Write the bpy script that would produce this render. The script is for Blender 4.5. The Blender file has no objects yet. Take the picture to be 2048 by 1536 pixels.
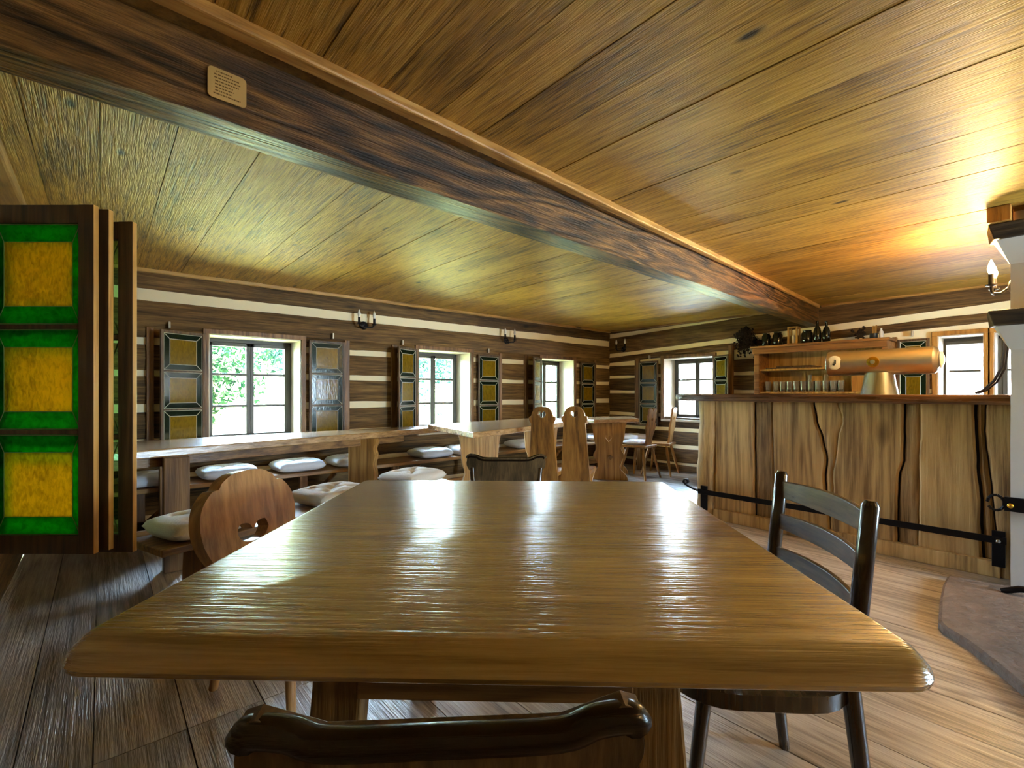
import bpy, bmesh, math, random
from mathutils import Vector, Matrix, noise
R = math.radians
random.seed(7)
C = bpy.context.scene.collection
SC = bpy.context.scene

# ------------------------------------------------------------------ helpers
def S(r, g, b):
    f = lambda c: (c/255/12.92) if c/255 <= .04045 else ((c/255+.055)/1.055)**2.4
    return (f(r), f(g), f(b), 1)

def newbm():
    bm = bmesh.new()
    return bm

def obj(name, bm, mat, parent=None, bevel=0, smooth=None, loc=None, rot=None, seg=2):
    me = bpy.data.meshes.new(name)
    bmesh.ops.recalc_face_normals(bm, faces=bm.faces)
    bm.to_mesh(me); bm.free()
    for m in (mat if isinstance(mat, (list, tuple)) else [mat]):
        me.materials.append(m)
    o = bpy.data.objects.new(name, me); C.objects.link(o)
    if parent: o.parent = parent
    if loc: o.location = loc
    if rot: o.rotation_euler = rot
    if smooth is not None:
        me.shade_smooth()
        me.set_sharp_from_angle(angle=R(smooth))
    if bevel:
        md = o.modifiers.new('edge', 'BEVEL'); md.width = bevel; md.segments = seg
        md.limit_method = 'ANGLE'; md.angle_limit = R(40)
    return o

def tag(o, label, cat, group=None):
    o['label'] = label; o['category'] = cat
    if group: o['group'] = group
    return o

def thing(name, label, cat, loc=(0, 0, 0), rz=0, group=None):
    o = bpy.data.objects.new(name, None); C.objects.link(o)
    o.empty_display_size = .1
    o.location = loc; o.rotation_euler = (0, 0, rz)
    return tag(o, label, cat, group)

def struct(o):
    o['kind'] = 'structure'
    return o

def copy_tree(o, parent=None):
    c = o.copy(); C.objects.link(c); c.parent = parent
    for ch in list(o.children):
        copy_tree(ch, c)
    return c

def dup(root, loc, rz, label, group=None, scale=None):
    c = copy_tree(root)
    c.location = loc; c.rotation_euler = (0, 0, rz); c['label'] = label
    if group: c['group'] = group
    if scale: c.scale = scale
    return c

def box(bm, a, b, M=None, mi=0):
    (x0, y0, z0), (x1, y1, z1) = a, b
    co = [(x0,y0,z0),(x1,y0,z0),(x1,y1,z0),(x0,y1,z0),(x0,y0,z1),(x1,y0,z1),(x1,y1,z1),(x0,y1,z1)]
    v = [bm.verts.new(M @ Vector(c) if M else c) for c in co]
    fs = []
    for f in ((0,3,2,1),(4,5,6,7),(0,1,5,4),(1,2,6,5),(2,3,7,6),(3,0,4,7)):
        fc = bm.faces.new([v[i] for i in f]); fc.material_index = mi; fs.append(fc)
    return fs

def hexa(bm, lo, hi):
    """two quads (4 points each) joined"""
    v = [bm.verts.new(p) for p in list(lo)+list(hi)]
    n = len(lo)
    bm.faces.new(v[:n][::-1]); bm.faces.new(v[n:])
    for i in range(n):
        j = (i+1) % n
        bm.faces.new((v[i], v[j], v[n+j], v[n+i]))

def tube(bm, pts, rad, n=10, cap=True, flat=1.0):
    pts = [Vector(p) for p in pts]
    rr = rad if isinstance(rad, (list, tuple)) else [rad]*len(pts)
    rings = []
    up = None
    for i, p in enumerate(pts):
        t = (pts[min(i+1, len(pts)-1)] - pts[max(i-1, 0)]).normalized()
        if up is None:
            up = Vector((0, 0, 1)) if abs(t.z) < .9 else Vector((1, 0, 0))
        a = t.cross(up).normalized(); b = a.cross(t).normalized(); up = b
        rings.append([bm.verts.new(p + a*math.cos(2*math.pi*k/n)*rr[i] + b*math.sin(2*math.pi*k/n)*rr[i]*flat) for k in range(n)])
    for i in range(len(rings)-1):
        for k in range(n):
            bm.faces.new((rings[i][k], rings[i][(k+1) % n], rings[i+1][(k+1) % n], rings[i+1][k]))
    if cap:
        bm.faces.new(rings[0][::-1]); bm.faces.new(rings[-1])

def lathe(bm, prof, n=16, M=None, mi=0):
    rings = []
    for r, z in prof:
        ring = []
        for k in range(n):
            a = 2*math.pi*k/n
            p = Vector((r*math.cos(a), r*math.sin(a), z))
            ring.append(bm.verts.new(M @ p if M else p))
        rings.append(ring)
    for i in range(len(rings)-1):
        for k in range(n):
            f = bm.faces.new((rings[i][k], rings[i][(k+1) % n], rings[i+1][(k+1) % n], rings[i+1][k])); f.material_index = mi
    f = bm.faces.new(rings[0][::-1]); f.material_index = mi
    f = bm.faces.new(rings[-1]); f.material_index = mi

def aim(p0, p1):
    """matrix taking z axis onto p0->p1"""
    p0, p1 = Vector(p0), Vector(p1)
    q = (p1-p0).to_track_quat('Z', 'Y')
    return Matrix.Translation(p0) @ q.to_matrix().to_4x4()

def board(bm, outline, holes, t, M=None):
    """outline in (x,z), thickness along +y"""
    tb = bmesh.new()
    eds = []
    for loop in [outline]+list(holes):
        vs = [tb.verts.new((x, 0, z)) for x, z in loop]
        for i in range(len(vs)):
            eds.append(tb.edges.new((vs[i], vs[(i+1) % len(vs)])))
    r = bmesh.ops.triangle_fill(tb, edges=eds, use_beauty=True)
    faces = [g for g in r['geom'] if isinstance(g, bmesh.types.BMFace)]
    e = bmesh.ops.extrude_face_region(tb, geom=faces)
    vs = [g for g in e['geom'] if isinstance(g, bmesh.types.BMVert)]
    bmesh.ops.translate(tb, verts=vs, vec=(0, t, 0))
    bmesh.ops.recalc_face_normals(tb, faces=tb.faces)
    if M: bmesh.ops.transform(tb, matrix=M, verts=tb.verts)
    me = bpy.data.meshes.new('t'); tb.to_mesh(me); tb.free()
    bm.from_mesh(me); bpy.data.meshes.remove(me)

def circ(cx, cz, r, n=16, rz=None):
    return [(cx+r*math.cos(2*math.pi*k/n), cz+(rz or r)*math.sin(2*math.pi*k/n)) for k in range(n)]

def heart(cx, cz, s):
    return [(cx+s*x, cz+s*z) for x, z in ((0,-1),(.55,-.35),(.9,.2),(.8,.65),(.45,.8),(.12,.6),(0,.35),(-.12,.6),(-.45,.8),(-.8,.65),(-.9,.2),(-.55,-.35))]

def spline(pts, n=6):
    out = []
    P = [Vector((p[0], p[1])) for p in pts]
    for i in range(len(P)-1):
        p0, p1, p2, p3 = P[max(i-1, 0)], P[i], P[i+1], P[min(i+2, len(P)-1)]
        for k in range(n):
            t = k/n
            q = .5*((2*p1)+(p2-p0)*t+(2*p0-5*p1+4*p2-p3)*t*t+(3*p1-p0-3*p2+p3)*t**3)
            out.append((q.x, q.y))
    out.append((P[-1].x, P[-1].y))
    return out

def W(x, y):
    """ground point given right / forward of the camera's spot in the room"""
    return (x*.7581+y*.6521, -x*.6521+y*.7581)

def facing(fx, fy):
    """z rotation turning local +y to a direction given right / forward of the viewpoint"""
    a, b = W(fx, fy)
    return math.atan2(b, a)-math.pi/2

# ------------------------------------------------------------------ materials
class NT:
    def __init__(s, name):
        s.m = bpy.data.materials.new(name); s.m.use_nodes = True
        s.t = s.m.node_tree; s.t.nodes.clear()
        s.out = s.t.nodes.new('ShaderNodeOutputMaterial')
    def n(s, typ, **kw):
        nd = s.t.nodes.new(typ)
        for k, v in kw.items(): setattr(nd, k, v)
        return nd
    def set(s, inp, v):
        if hasattr(v, 'links') or isinstance(v, bpy.types.NodeSocket): s.t.links.new(v, inp)
        else: inp.default_value = v
    def math(s, op, a, b=None, c=None, clamp=False):
        nd = s.n('ShaderNodeMath', operation=op); nd.use_clamp = clamp
        s.set(nd.inputs[0], a)
        if b is not None: s.set(nd.inputs[1], b)
        if c is not None: s.set(nd.inputs[2], c)
        return nd.outputs[0]
    def vmath(s, op, a, b):
        nd = s.n('ShaderNodeVectorMath', operation=op)
        s.set(nd.inputs[0], a); s.set(nd.inputs[1], b)
        return nd.outputs[0]
    def noise(s, vec, scale, detail=4, rough=.55, dist=0):
        nd = s.n('ShaderNodeTexNoise')
        s.set(nd.inputs['Vector'], vec); nd.inputs['Scale'].default_value = scale
        nd.inputs['Detail'].default_value = detail; nd.inputs['Roughness'].default_value = rough
        nd.inputs['Distortion'].default_value = dist
        return nd.outputs[0]
    def ramp(s, fac, stops):
        nd = s.n('ShaderNodeValToRGB')
        s.set(nd.inputs[0], fac)
        el = nd.color_ramp.elements
        while len(el) > 1: el.remove(el[-1])
        el[0].position = stops[0][0]; el[0].color = stops[0][1]
        for p, c in stops[1:]:
            e = el.new(p); e.color = c
        return nd.outputs[0]
    def mix(s, fac, a, b, mode='MIX'):
        nd = s.n('ShaderNodeMix', data_type='RGBA', blend_type=mode)
        s.set(nd.inputs[0], fac); s.set(nd.inputs[6], a); s.set(nd.inputs[7], b)
        return nd.outputs[2]
    def bump(s, h, strength=.3, dist=.01):
        nd = s.n('ShaderNodeBump')
        nd.inputs['Strength'].default_value = strength; nd.inputs['Distance'].default_value = dist
        s.set(nd.inputs['Height'], h)
        return nd.outputs[0]
    def bsdf(s, **kw):
        b = s.n('ShaderNodeBsdfPrincipled')
        for k, v in kw.items(): s.set(b.inputs[k.replace('_', ' ')], v)
        s.t.links.new(b.outputs[0], s.out.inputs[0])
        return b

def coords(nt):
    tc = nt.n('ShaderNodeTexCoord')
    oi = nt.n('ShaderNodeObjectInfo')
    at = nt.n('ShaderNodeAttribute', attribute_name='rnd')
    off = nt.math('ADD', nt.math('MULTIPLY', oi.outputs['Random'], 23.0), nt.math('MULTIPLY', at.outputs['Fac'], 61.0))
    cx = nt.n('ShaderNodeCombineXYZ')
    for i in range(3): nt.t.links.new(off, cx.inputs[i])
    return nt.vmath('ADD', tc.outputs['Object'], cx.outputs[0]), at.outputs['Fac'], oi.outputs['Random']

def wood(name, c1, c2, c3, axis='X', sc=1.0, rough=.4, bump=.35, knots=.5, var=.25, coat=0, spec=.5, ring=.5):
    nt = NT(name)
    v, at, rn = coords(nt)
    def mp(al, ac):
        m = nt.n('ShaderNodeMapping'); nt.set(m.inputs['Vector'], v)
        m.inputs['Scale'].default_value = tuple(al*sc if a == axis else ac*sc for a in 'XYZ')
        return m.outputs[0]
    warp = nt.noise(mp(.8, 2.0), 1.5, 2)
    fine = nt.noise(mp(1.6, 30), 1.6, 5, .65, .3)
    fibre = nt.noise(mp(4, 140), 1.0, 3, .6)
    rg = nt.noise(mp(.35, 4.5), 1.0, 2, .5, .4)
    rings = nt.math('SINE', nt.math('MULTIPLY', nt.math('ADD', rg, nt.math('MULTIPLY', warp, .25)), 62))
    rings = nt.math('MULTIPLY_ADD', rings, .5, .5)
    f = nt.math('ADD', nt.math('MULTIPLY', fine, .9-.35*ring), nt.math('MULTIPLY', rings, .42*ring))
    f = nt.math('ADD', f, nt.math('MULTIPLY', nt.math('SUBTRACT', fibre, .5), .35))
    big = nt.noise(mp(.5, 1.6), 1.0, 3)
    f = nt.math('ADD', f, nt.math('MULTIPLY', nt.math('SUBTRACT', big, .5), .55))
    col = nt.ramp(f, [(.25, c1), (.48, c2), (.74, c3)])
    # knots
    vo = nt.n('ShaderNodeTexVoronoi'); nt.set(vo.inputs['Vector'], mp(1.5, 3.6)); vo.inputs['Scale'].default_value = 1.0
    kd = vo.outputs['Distance']
    kc = nt.n('ShaderNodeSeparateColor'); nt.t.links.new(vo.outputs['Color'], kc.inputs[0])
    gate = nt.math('GREATER_THAN', kc.outputs[0], 1-knots)
    km = nt.math('MULTIPLY', nt.math('SUBTRACT', 1, nt.math('DIVIDE', kd, .13), clamp=True), gate)
    km = nt.math('MULTIPLY', km, 1.6, clamp=True)
    col = nt.mix(km, col, tuple(x*.3 for x in c1[:3])+(1,))
    vr = nt.math('ADD', 1-var/2, nt.math('MULTIPLY', nt.math('FRACT', nt.math('ADD', nt.math('MULTIPLY', at, 7.31), nt.math('MULTIPLY', rn, 3.7))), var))
    cc = nt.n('ShaderNodeCombineColor')
    for i in range(3): nt.t.links.new(vr, cc.inputs[i])
    col = nt.mix(1.0, col, cc.outputs[0], 'MULTIPLY')
    h = nt.math('SUBTRACT', nt.math('ADD', f, nt.math('MULTIPLY', fibre, .5)), nt.math('MULTIPLY', km, .5))
    rr = nt.math('ADD', rough-.07, nt.math('MULTIPLY', fine, .14))
    bp = nt.bump(h, bump, .006)
    nt.bsdf(Base_Color=col, Roughness=rr, Normal=bp, Coat_Normal=bp, Coat_Weight=coat, Coat_Roughness=.27, Coat_IOR=1.8, Specular_IOR_Level=spec)
    return nt.m

def plain(name, col, rough=.5, metal=0, bumpscale=0, bump=.2, var=0, spec=.5, dist=.004):
    nt = NT(name)
    c = col; kw = {}
    if bumpscale or var:
        v, at, rn = coords(nt)
        n = nt.noise(v, bumpscale or 6, 5)
        if var:
            c = nt.mix(nt.math('MULTIPLY', n, var), col, tuple(x*.35 for x in col[:3])+(1,))
        kw['Normal'] = nt.bump(n, bump, dist)
    nt.bsdf(Base_Color=c, Roughness=rough, Metallic=metal, Specular_IOR_Level=spec, **kw)
    return nt.m

def stained(name, col, trans, rough, bump=.3, sc=(60, 60, 25), translucent=0.0):
    nt = NT(name)
    v, at, rn = coords(nt)
    m = nt.n('ShaderNodeMapping'); nt.set(m.inputs['Vector'], v); m.inputs['Scale'].default_value = sc
    n = nt.noise(m.outputs[0], 1.0, 3, .5, .6)
    b = nt.bump(n, bump, .004)
    big = nt.noise(v, 4.0, 2)
    c = nt.mix(nt.math('ADD', nt.math('ADD', nt.math('MULTIPLY', nt.math('SUBTRACT', n, .5), 2.0), nt.math('MULTIPLY', nt.math('SUBTRACT', big, .5), .9)), .25, clamp=True), col, tuple(x*.42 for x in col[:3])+(1,))
    p = nt.bsdf(Base_Color=c, Roughness=rough, Transmission_Weight=trans, Normal=b, IOR=1.3, Specular_IOR_Level=.6)
    if translucent:
        tr = nt.n('ShaderNodeBsdfTranslucent'); nt.set(tr.inputs[0], c); nt.set(tr.inputs['Normal'], b)
        tp = nt.n('ShaderNodeBsdfTransparent'); nt.set(tp.inputs[0], c)
        m2 = nt.n('ShaderNodeMixShader'); m2.inputs[0].default_value = .2
        nt.t.links.new(tr.outputs[0], m2.inputs[1]); nt.t.links.new(tp.outputs[0], m2.inputs[2])
        mx = nt.n('ShaderNodeMixShader'); mx.inputs[0].default_value = translucent
        nt.t.links.new(p.outputs[0], mx.inputs[1]); nt.t.links.new(m2.outputs[0], mx.inputs[2])
        nt.t.links.new(mx.outputs[0], nt.out.inputs[0])
    return nt.m

def clear_pane(name, tint=(.94, .98, .96, 1)):
    nt = NT(name)
    t = nt.n('ShaderNodeBsdfTransparent'); t.inputs[0].default_value = tint
    g = nt.n('ShaderNodeBsdfGlossy'); g.inputs['Roughness'].default_value = .02
    fr = nt.n('ShaderNodeFresnel'); fr.inputs[0].default_value = 1.35
    mx = nt.n('ShaderNodeMixShader')
    nt.t.links.new(fr.outputs[0], mx.inputs[0]); nt.t.links.new(t.outputs[0], mx.inputs[1]); nt.t.links.new(g.outputs[0], mx.inputs[2])
    nt.t.links.new(mx.outputs[0], nt.out.inputs[0])
    return nt.m

def emit(name, col, st):
    nt = NT(name)
    e = nt.n('ShaderNodeEmission'); e.inputs[0].default_value = col; e.inputs[1].default_value = st
    nt.t.links.new(e.outputs[0], nt.out.inputs[0])
    return nt.m

CEIL = wood('ceiling_wood', S(92,60,14), S(192,146,58), S(228,184,92), 'Y', 1.6, .4, .75, .4, .14, 0, .35, .12)
FLOORM = wood('floor_wood', S(98,84,74), S(172,154,136), S(210,194,176), 'Y', .9, .42, .7, .3, .22, 1, .9, .3)
LOG_X = wood('hewn_log_x', S(50,34,17), S(108,80,44), S(150,116,68), 'X', 1.0, .62, 1.0, .3, .3, 0, .3, .25)
LOG_Y = wood('hewn_log_y', S(50,34,18), S(108,80,46), S(150,118,72), 'Y', 1.0, .6, 1.0, .3, .3, 0, .3, .25)
BEAM = wood('dark_beam', S(20,13,6), S(98,68,32), S(164,120,62), 'X', 1.1, .42, 1.4, .7, .1, 0, .5, .6)
TRIM_X = wood('trim_wood_x', S(150,106,50), S(200,152,80), S(220,178,106), 'X', 1, .4, .2, .1, .1)
TRIM_Y = wood('trim_wood_y', S(120,82,36), S(168,124,62), S(196,154,88), 'Y', 1, .4, .2, .1, .1)
TABLE = wood('table_pine', S(130,98,44), S(170,134,66), S(198,160,90), 'X', .8, .22, .42, .2, .08, 1, .9, .2)
TLEG = wood('table_leg_pine', S(96,68,32), S(142,106,56), S(172,134,78), 'Z', .8, .4, .25, .3, .15, 0, .5, .3)
LTABLE = wood('long_table_wood', S(134,100,58), S(182,140,88), S(210,172,116), 'X', .9, .24, .22, .3, .12, 1, 1, .25)
LLEG = wood('trestle_wood', S(122,82,38), S(176,128,66), S(206,164,98), 'Z', .8, .4, .3, .4, .15, 0, .5, .4)
BENCH = wood('bench_wood_x', S(92,60,28), S(138,98,50), S(170,126,72), 'X', .8, .4, .3, .3, .15)
BENCH_Y = wood('bench_wood_y', S(92,60,28), S(138,98,50), S(170,126,72), 'Y', .8, .4, .3, .3, .15)
BENCH_Z = wood('bench_wood_z', S(84,54,26), S(124,86,44), S(156,114,64), 'Z', .8, .45, .3, .3, .15)
CHAIRL = wood('light_chair_wood', S(138,94,46), S(184,136,76), S(208,164,100), 'Z', .7, .35, .2, .25, .12, .3, .5, .35)
CHAIRM = wood('brown_chair_wood', S(96,60,26), S(146,100,46), S(176,128,66), 'Z', .8, .32, .25, .3, .1, 0, .5, .4)
CHAIRD = wood('dark_chair_wood', S(22,15,9), S(56,41,27), S(84,62,40), 'Z', 1, .2, .04, .05, .1, 0, .9, .15)
CHAIRB = wood('dark_chair_board', S(44,34,22), S(98,78,52), S(136,110,74), 'Z', 1, .32, .1, .1, .1, 0, .6, .2)
SLATM = wood('glare_slat_wood', S(46,34,22), S(92,74,52), S(120,100,72), 'X', 1, .3, .04, .05, .1, 0, 1, .15)  # lighter than the chair's dark wood: window glare put into the colour
CHAIRDD = wood('black_rail_wood', S(10,6,4), S(26,17,12), S(40,28,20), 'X', 1, .24, .15, .0, .1, 0, .6, .2)
SCREENW = wood('screen_wood', S(52,34,18), S(80,54,28), S(100,70,38), 'Z', 1, .45, .2, .1, .1)
SCREENE = wood('screen_edge_wood', S(180,130,58), S(214,164,84), S(226,184,108), 'Z', 1, .4, .15, .1, .1)
SHUT = wood('shutter_wood', S(54,36,20), S(88,62,36), S(116,84,52), 'Z', 1.2, .45, .3, .1, .15)
CASING = wood('casing_wood', S(78,50,26), S(124,86,46), S(152,110,64), 'Z', 1, .45, .35, .2, .15)
CASING_L = wood('casing_wood_warm', S(120,76,28), S(172,116,46), S(196,140,66), 'Z', 1, .42, .3, .2, .1)
REVEAL = plain('reveal_pale_wood', S(206,192,170), .55, 0, 20, .15, .25)
SASH = plain('sash_grey_paint', S(74,72,66), .45, 0, 30, .1)
BARW = wood('bar_plank_wood', S(132,100,58), S(200,162,102), S(222,188,130), 'Z', .62, .5, .7, .65, .2, 0, .4, .35)
BARK = wood('bar_bark_edge', S(104,78,46), S(166,132,84), S(196,160,108), 'Z', 1.0, .6, 1.0, .5, .2, 0, .3, .35)
BARGAP = plain('bar_backing_dark', S(22,15,9), .8)
BARTOP = wood('bar_top_wood', S(54,34,22), S(92,62,40), S(124,88,58), 'Y', .8, .28, .4, .3, .1, 0, .5, .4)
SHELFW = wood('shelf_wood', S(112,70,34), S(152,104,56), S(178,128,76), 'Y', 1, .45, .25, .2, .1)
SHELFB = wood('shelf_back_wood', S(146,104,44), S(186,142,70), S(206,164,92), 'Z', 1, .5, .2, .2, .1)
PLASTER = plain('chinking_plaster', S(255,240,200), .85, 0, 14, .3, .02)
WHITE = plain('white_plaster', S(200,192,184), .85, 0, 9, .35, .18)
STONE = plain('hearth_stone', S(132,112,98), .55, 0, 16, 1.0, .95, .4, .02)
IRON = plain('black_iron', S(30,28,30), .42, .8, 60, .3)
STEEL = plain('brushed_steel', S(206,204,198), .26, 1, 40, .04)
BRASS = plain('satin_steel_tube', S(216,208,198), .36, 1, 30, .04)
GOLD = plain('gold_badge', S(224,180,70), .25, 1)
PORC = plain('white_enamel', S(232,234,238), .3)
BLACK = plain('black_plastic', S(18,18,18), .4)
CUSH = plain('cushion_cloth', S(228,230,238), .9, 0, 90, .5, .15)
CUSHW = plain('cushion_cloth_warm', S(216,206,192), .9, 0, 90, .5, .15)
LEAD = plain('pale_lead_came', S(190,184,166), .4, .3)
LEADD = plain('green_lead_came', S(120,136,80), .4, .3)
AMBER = stained('amber_glass', S(150,118,24), .35, .12, .25)
GREEN = stained('dark_green_glass', S(26,44,26), .3, .12, .15)
AMBERS = stained('screen_amber_glass', S(244,206,70), .1, .16, .9, (80, 80, 34), .9)
GREENS = stained('screen_green_glass', S(60,190,66), .1, .2, .3, (40, 40, 40), .9)
AMBERT = clear_pane('clear_amber_pane', (.98, .95, .62, 1))
GREENT = clear_pane('clear_green_pane', (.65, .97, .65, 1))
PANE = clear_pane('window_pane')
PAPER = plain('sign_paper', S(206,172,104), .6)
INK = plain('sign_ink', S(120,90,36), .7)
BOTTLE = plain('dark_bottle_glass', S(22,24,18), .12, 0, 0, 0, 0, .7)
DRIED = plain('dried_flowers', S(42,30,22), .9)
BULB = plain('white_bulb', S(238,232,220), .25)
BULBON = emit('lit_bulb', (1, .72, .32, 1), 120)
CABLE = plain('blue_black_cable', S(24,30,52), .4)

def glassm():
    nt = NT('drinking_glass')
    nt.bsdf(Base_Color=(.97, .97, .95, 1), Roughness=.03, Transmission_Weight=.9, IOR=1.45)
    return nt.m
GLASS = glassm()

# ------------------------------------------------------------------ camera
cam = bpy.data.cameras.new('camera'); co = bpy.data.objects.new('camera', cam); C.objects.link(co)
co.location = (0, 0, 1.15); co.rotation_euler = (R(90), 0, R(-40.7))
cam.sensor_fit = 'HORIZONTAL'; cam.sensor_width = 36; cam.lens = 36*955/2048
cam.shift_y = 18/2048; cam.clip_start = .02
SC.camera = co

# ------------------------------------------------------------------ room shell
YL, XB, XF, YR, ZC = 5.02, 6.48, -.42, -2.6, 2.187

def rnd_attr(o, vals):
    a = o.data.attributes.new('rnd', 'FLOAT', 'FACE')
    a.data.foreach_set('value', vals)

# floor: boards along Y
bm = newbm(); vals = []
edges = [XF, -.205, -.02, .224, .46, .70, .93, 1.17, 1.42, 1.67, 1.93, 2.2, 2.43, 2.67, 2.99, 3.325, 3.56, 3.8, 4.05, 4.3, 4.56, 4.8, 5.05, 5.3, 5.54, 5.8, 6.05, 6.3, XB]
for i in range(len(edges)-1):
    a, b = edges[i]+.002, edges[i+1]-.002
    cuts = [YR, 1.965, YL] if edges[i] < .9 else [YR, random.uniform(-1.5, -.4), YL]
    for j in range(len(cuts)-1):
        box(bm, (a, cuts[j]+.0015, -.03), (b, cuts[j+1]-.0015, random.uniform(-.001, .001)))
        vals += [random.random()]*6
box(bm, (XF-.4, YR-.4, -.25), (XB+.4, YL+.45, -.03)); vals += [.5]*6
fl = struct(obj('floor', bm, FLOORM)); rnd_attr(fl, vals)

# ceiling: boards along Y
bm = newbm(); vals = []
x = XF
while x < XB:
    w = random.uniform(.2, .29); x1 = min(x+w, XB)
    box(bm, (x+.0015, YR, ZC+random.uniform(-.0015, .0015)), (x1-.0015, YL, ZC+.03)); vals += [random.random()]*6
    x = x1
box(bm, (XF-.5, YR-.5, ZC+.03), (XB+.9, YL+.9, ZC+.3)); vals += [.5]*6
ce = struct(obj('ceiling', bm, CEIL)); rnd_attr(ce, vals)

# windows: (wall, a0, a1, z0, z1)
WIN = [('L', .735, 1.515, .68, 1.675), ('L', 2.855, 3.60, .68, 1.665), ('L', 4.885, 5.58, .68, 1.655),
       ('B', 3.23, 3.99, .755, 1.665), ('B', .53, .856, .72, 1.725), ('B', -.35, .45, .72, 1.725)]
FILL_WIN = [('R', 3.2, 4.2, .7, 1.7)]  # unseen window added in the right wall to let in fill daylight

def wmap(wall):
    if wall == 'L': return lambda a, d, z: (a, YL+d, z)
    if wall == 'B': return lambda a, d, z: (XB+d, a, z)
    if wall == 'R': return lambda a, d, z: (a, YR-d, z)
    return lambda a, d, z: (XF-d, a, z)

def wbox(bm, f, a, b, mi=0):
    p, q = f(*a), f(*b)
    return box(bm, tuple(min(p[i], q[i]) for i in range(3)), tuple(max(p[i], q[i]) for i in range(3)), mi=mi)

def logstrip(bm, f, a0, a1, z0, z1, slope=0, ref=0, seed=0, dep=.02):
    n = max(2, int((a1-a0)/.09))
    rows = []
    for i in range(n+1):
        a = a0+(a1-a0)*i/n
        s = (ref-a)*slope
        t = z1+s+.009*noise.noise((a*1.7, seed*3.1, 1))+.004*noise.noise((a*7, seed*3.1, 2))
        b = z0+s+.009*noise.noise((a*1.7, seed*5.3, 7))+.004*noise.noise((a*7, seed*3.1, 9))
        h = t-b
        prof = [(.03, b), (dep*.3*-1+.012, b+.004), (-.004+.006*noise.noise((a*2.3, seed, 3)), b+h*.2), (-.01+.006*noise.noise((a*2.9, seed, 4)), b+h*.5), (-.004+.006*noise.noise((a*2.5, seed, 5)), b+h*.8), (dep*.3*-1+.012, t-.004), (.03, t)]
        rows.append([bm.verts.new(f(a, d, z)) for d, z in prof])
    m = len(rows[0])
    for i in range(n):
        for k in range(m-1):
            bm.faces.new((rows[i][k], rows[i+1][k], rows[i+1][k+1], rows[i][k+1])).material_index = 1
    for r in (rows[0], rows[-1][::-1]):
        bm.faces.new(r).material_index = 1

def spans(lo, hi, holes):
    out = []; x = lo
    for a, b in sorted(holes):
        if a > x: out.append((x, a))
        x = max(x, b)
    if x < hi: out.append((x, hi))
    return out

def wall(name, kind, lo, hi, wins, logs, mats, thick=.42):
    f = wmap(kind); bm = newbm()
    # plaster core round the openings
    for a, b in spans(lo-thick*(kind in 'BF'), hi+thick*(kind in 'LBF'), [(w[1], w[2]) for w in wins]):
        wbox(bm, f, (a, .014, 0), (b, thick, ZC))
    for w in wins:
        wbox(bm, f, (w[1], .014, 0), (w[2], thick, w[3]))
        wbox(bm, f, (w[1], .014, w[4]), (w[2], thick, ZC))
    for k, (z0, z1, sl, ref) in enumerate(logs):
        holes = [(w[1]-.03, w[2]+.03) for w in wins if z0+(ref-(w[1]+w[2])/2)*sl < w[4]+.018 and z1+(ref-(w[1]+w[2])/2)*sl > w[3]+.045]
        for a, b in spans(lo, hi, holes):
            logstrip(bm, f, a, b, z0, z1, sl, ref, seed=k*11+len(name))
    # parts of logs above and below the openings
    return struct(obj(name, bm, mats, smooth=35))

LL = [(2.018, 2.2, 0, 0), (1.70, 1.93, 0, 0), (1.612, 1.715, 0, 0), (1.335, 1.560, 0, 0), (1.055, 1.29, 0, 0), (.76, .99, 0, 0), (.45, .71, 0, 0), (.12, .40, 0, 0), (-.02, .07, 0, 0)]
wall('wall_left', 'L', XF, XB, WIN[:3], LL, [PLASTER, LOG_X])
BL = [(2.135, 2.2, .015, 4.94), (1.803, 2.066, .046, 4.94), (1.652, 1.752, .04, 4.94), (1.435, 1.60, 0, 0), (1.19, 1.395, 0, 0), (.835, 1.145, 0, 0), (.63, .79, 0, 0), (.385, .58, 0, 0), (.12, .335, 0, 0), (-.02, .075, 0, 0)]
wall('wall_back', 'B', YR, YL, WIN[3:], BL, [PLASTER, LOG_Y])
FLG = [(2.0, 2.2, 0, 0), (1.65, 1.93, 0, 0), (1.33, 1.6, 0, 0), (1.05, 1.29, 0, 0), (.76, 1.0, 0, 0), (.45, .71, 0, 0), (-.02, .40, 0, 0)]
wall('wall_front', 'F', YR, YL, [], FLG, [PLASTER, LOG_Y])
wall('wall_right', 'R', XF, XB, FILL_WIN, FLG, [PLASTER, LOG_X])

# cornice strips
bm = newbm(); box(bm, (XF, YL-.035, ZC-.03), (XB, YL+.03, ZC+.01)); struct(obj('trim_1', bm, TRIM_X, bevel=.008))
bm = newbm(); box(bm, (XB-.03, 2.1, ZC-.022), (XB+.03, YL-.035, ZC+.01)); box(bm, (XB-.03, YR, ZC-.022), (XB+.03, 1.9, ZC+.01)); struct(obj('trim_2', bm, TRIM_Y, bevel=.008))
bm = newbm(); box(bm, (XF-.03, 1.9, ZC-.05), (XF+.11, YL-.04, ZC+.01)); struct(obj('trim_3', bm, TRIM_Y, bevel=.012))
bm = newbm(); box(bm, (XB-.028, 2.3, 0), (XB+.02, YL, .085)); struct(obj('baseboard_back', bm, LOG_Y, bevel=.006))

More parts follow.
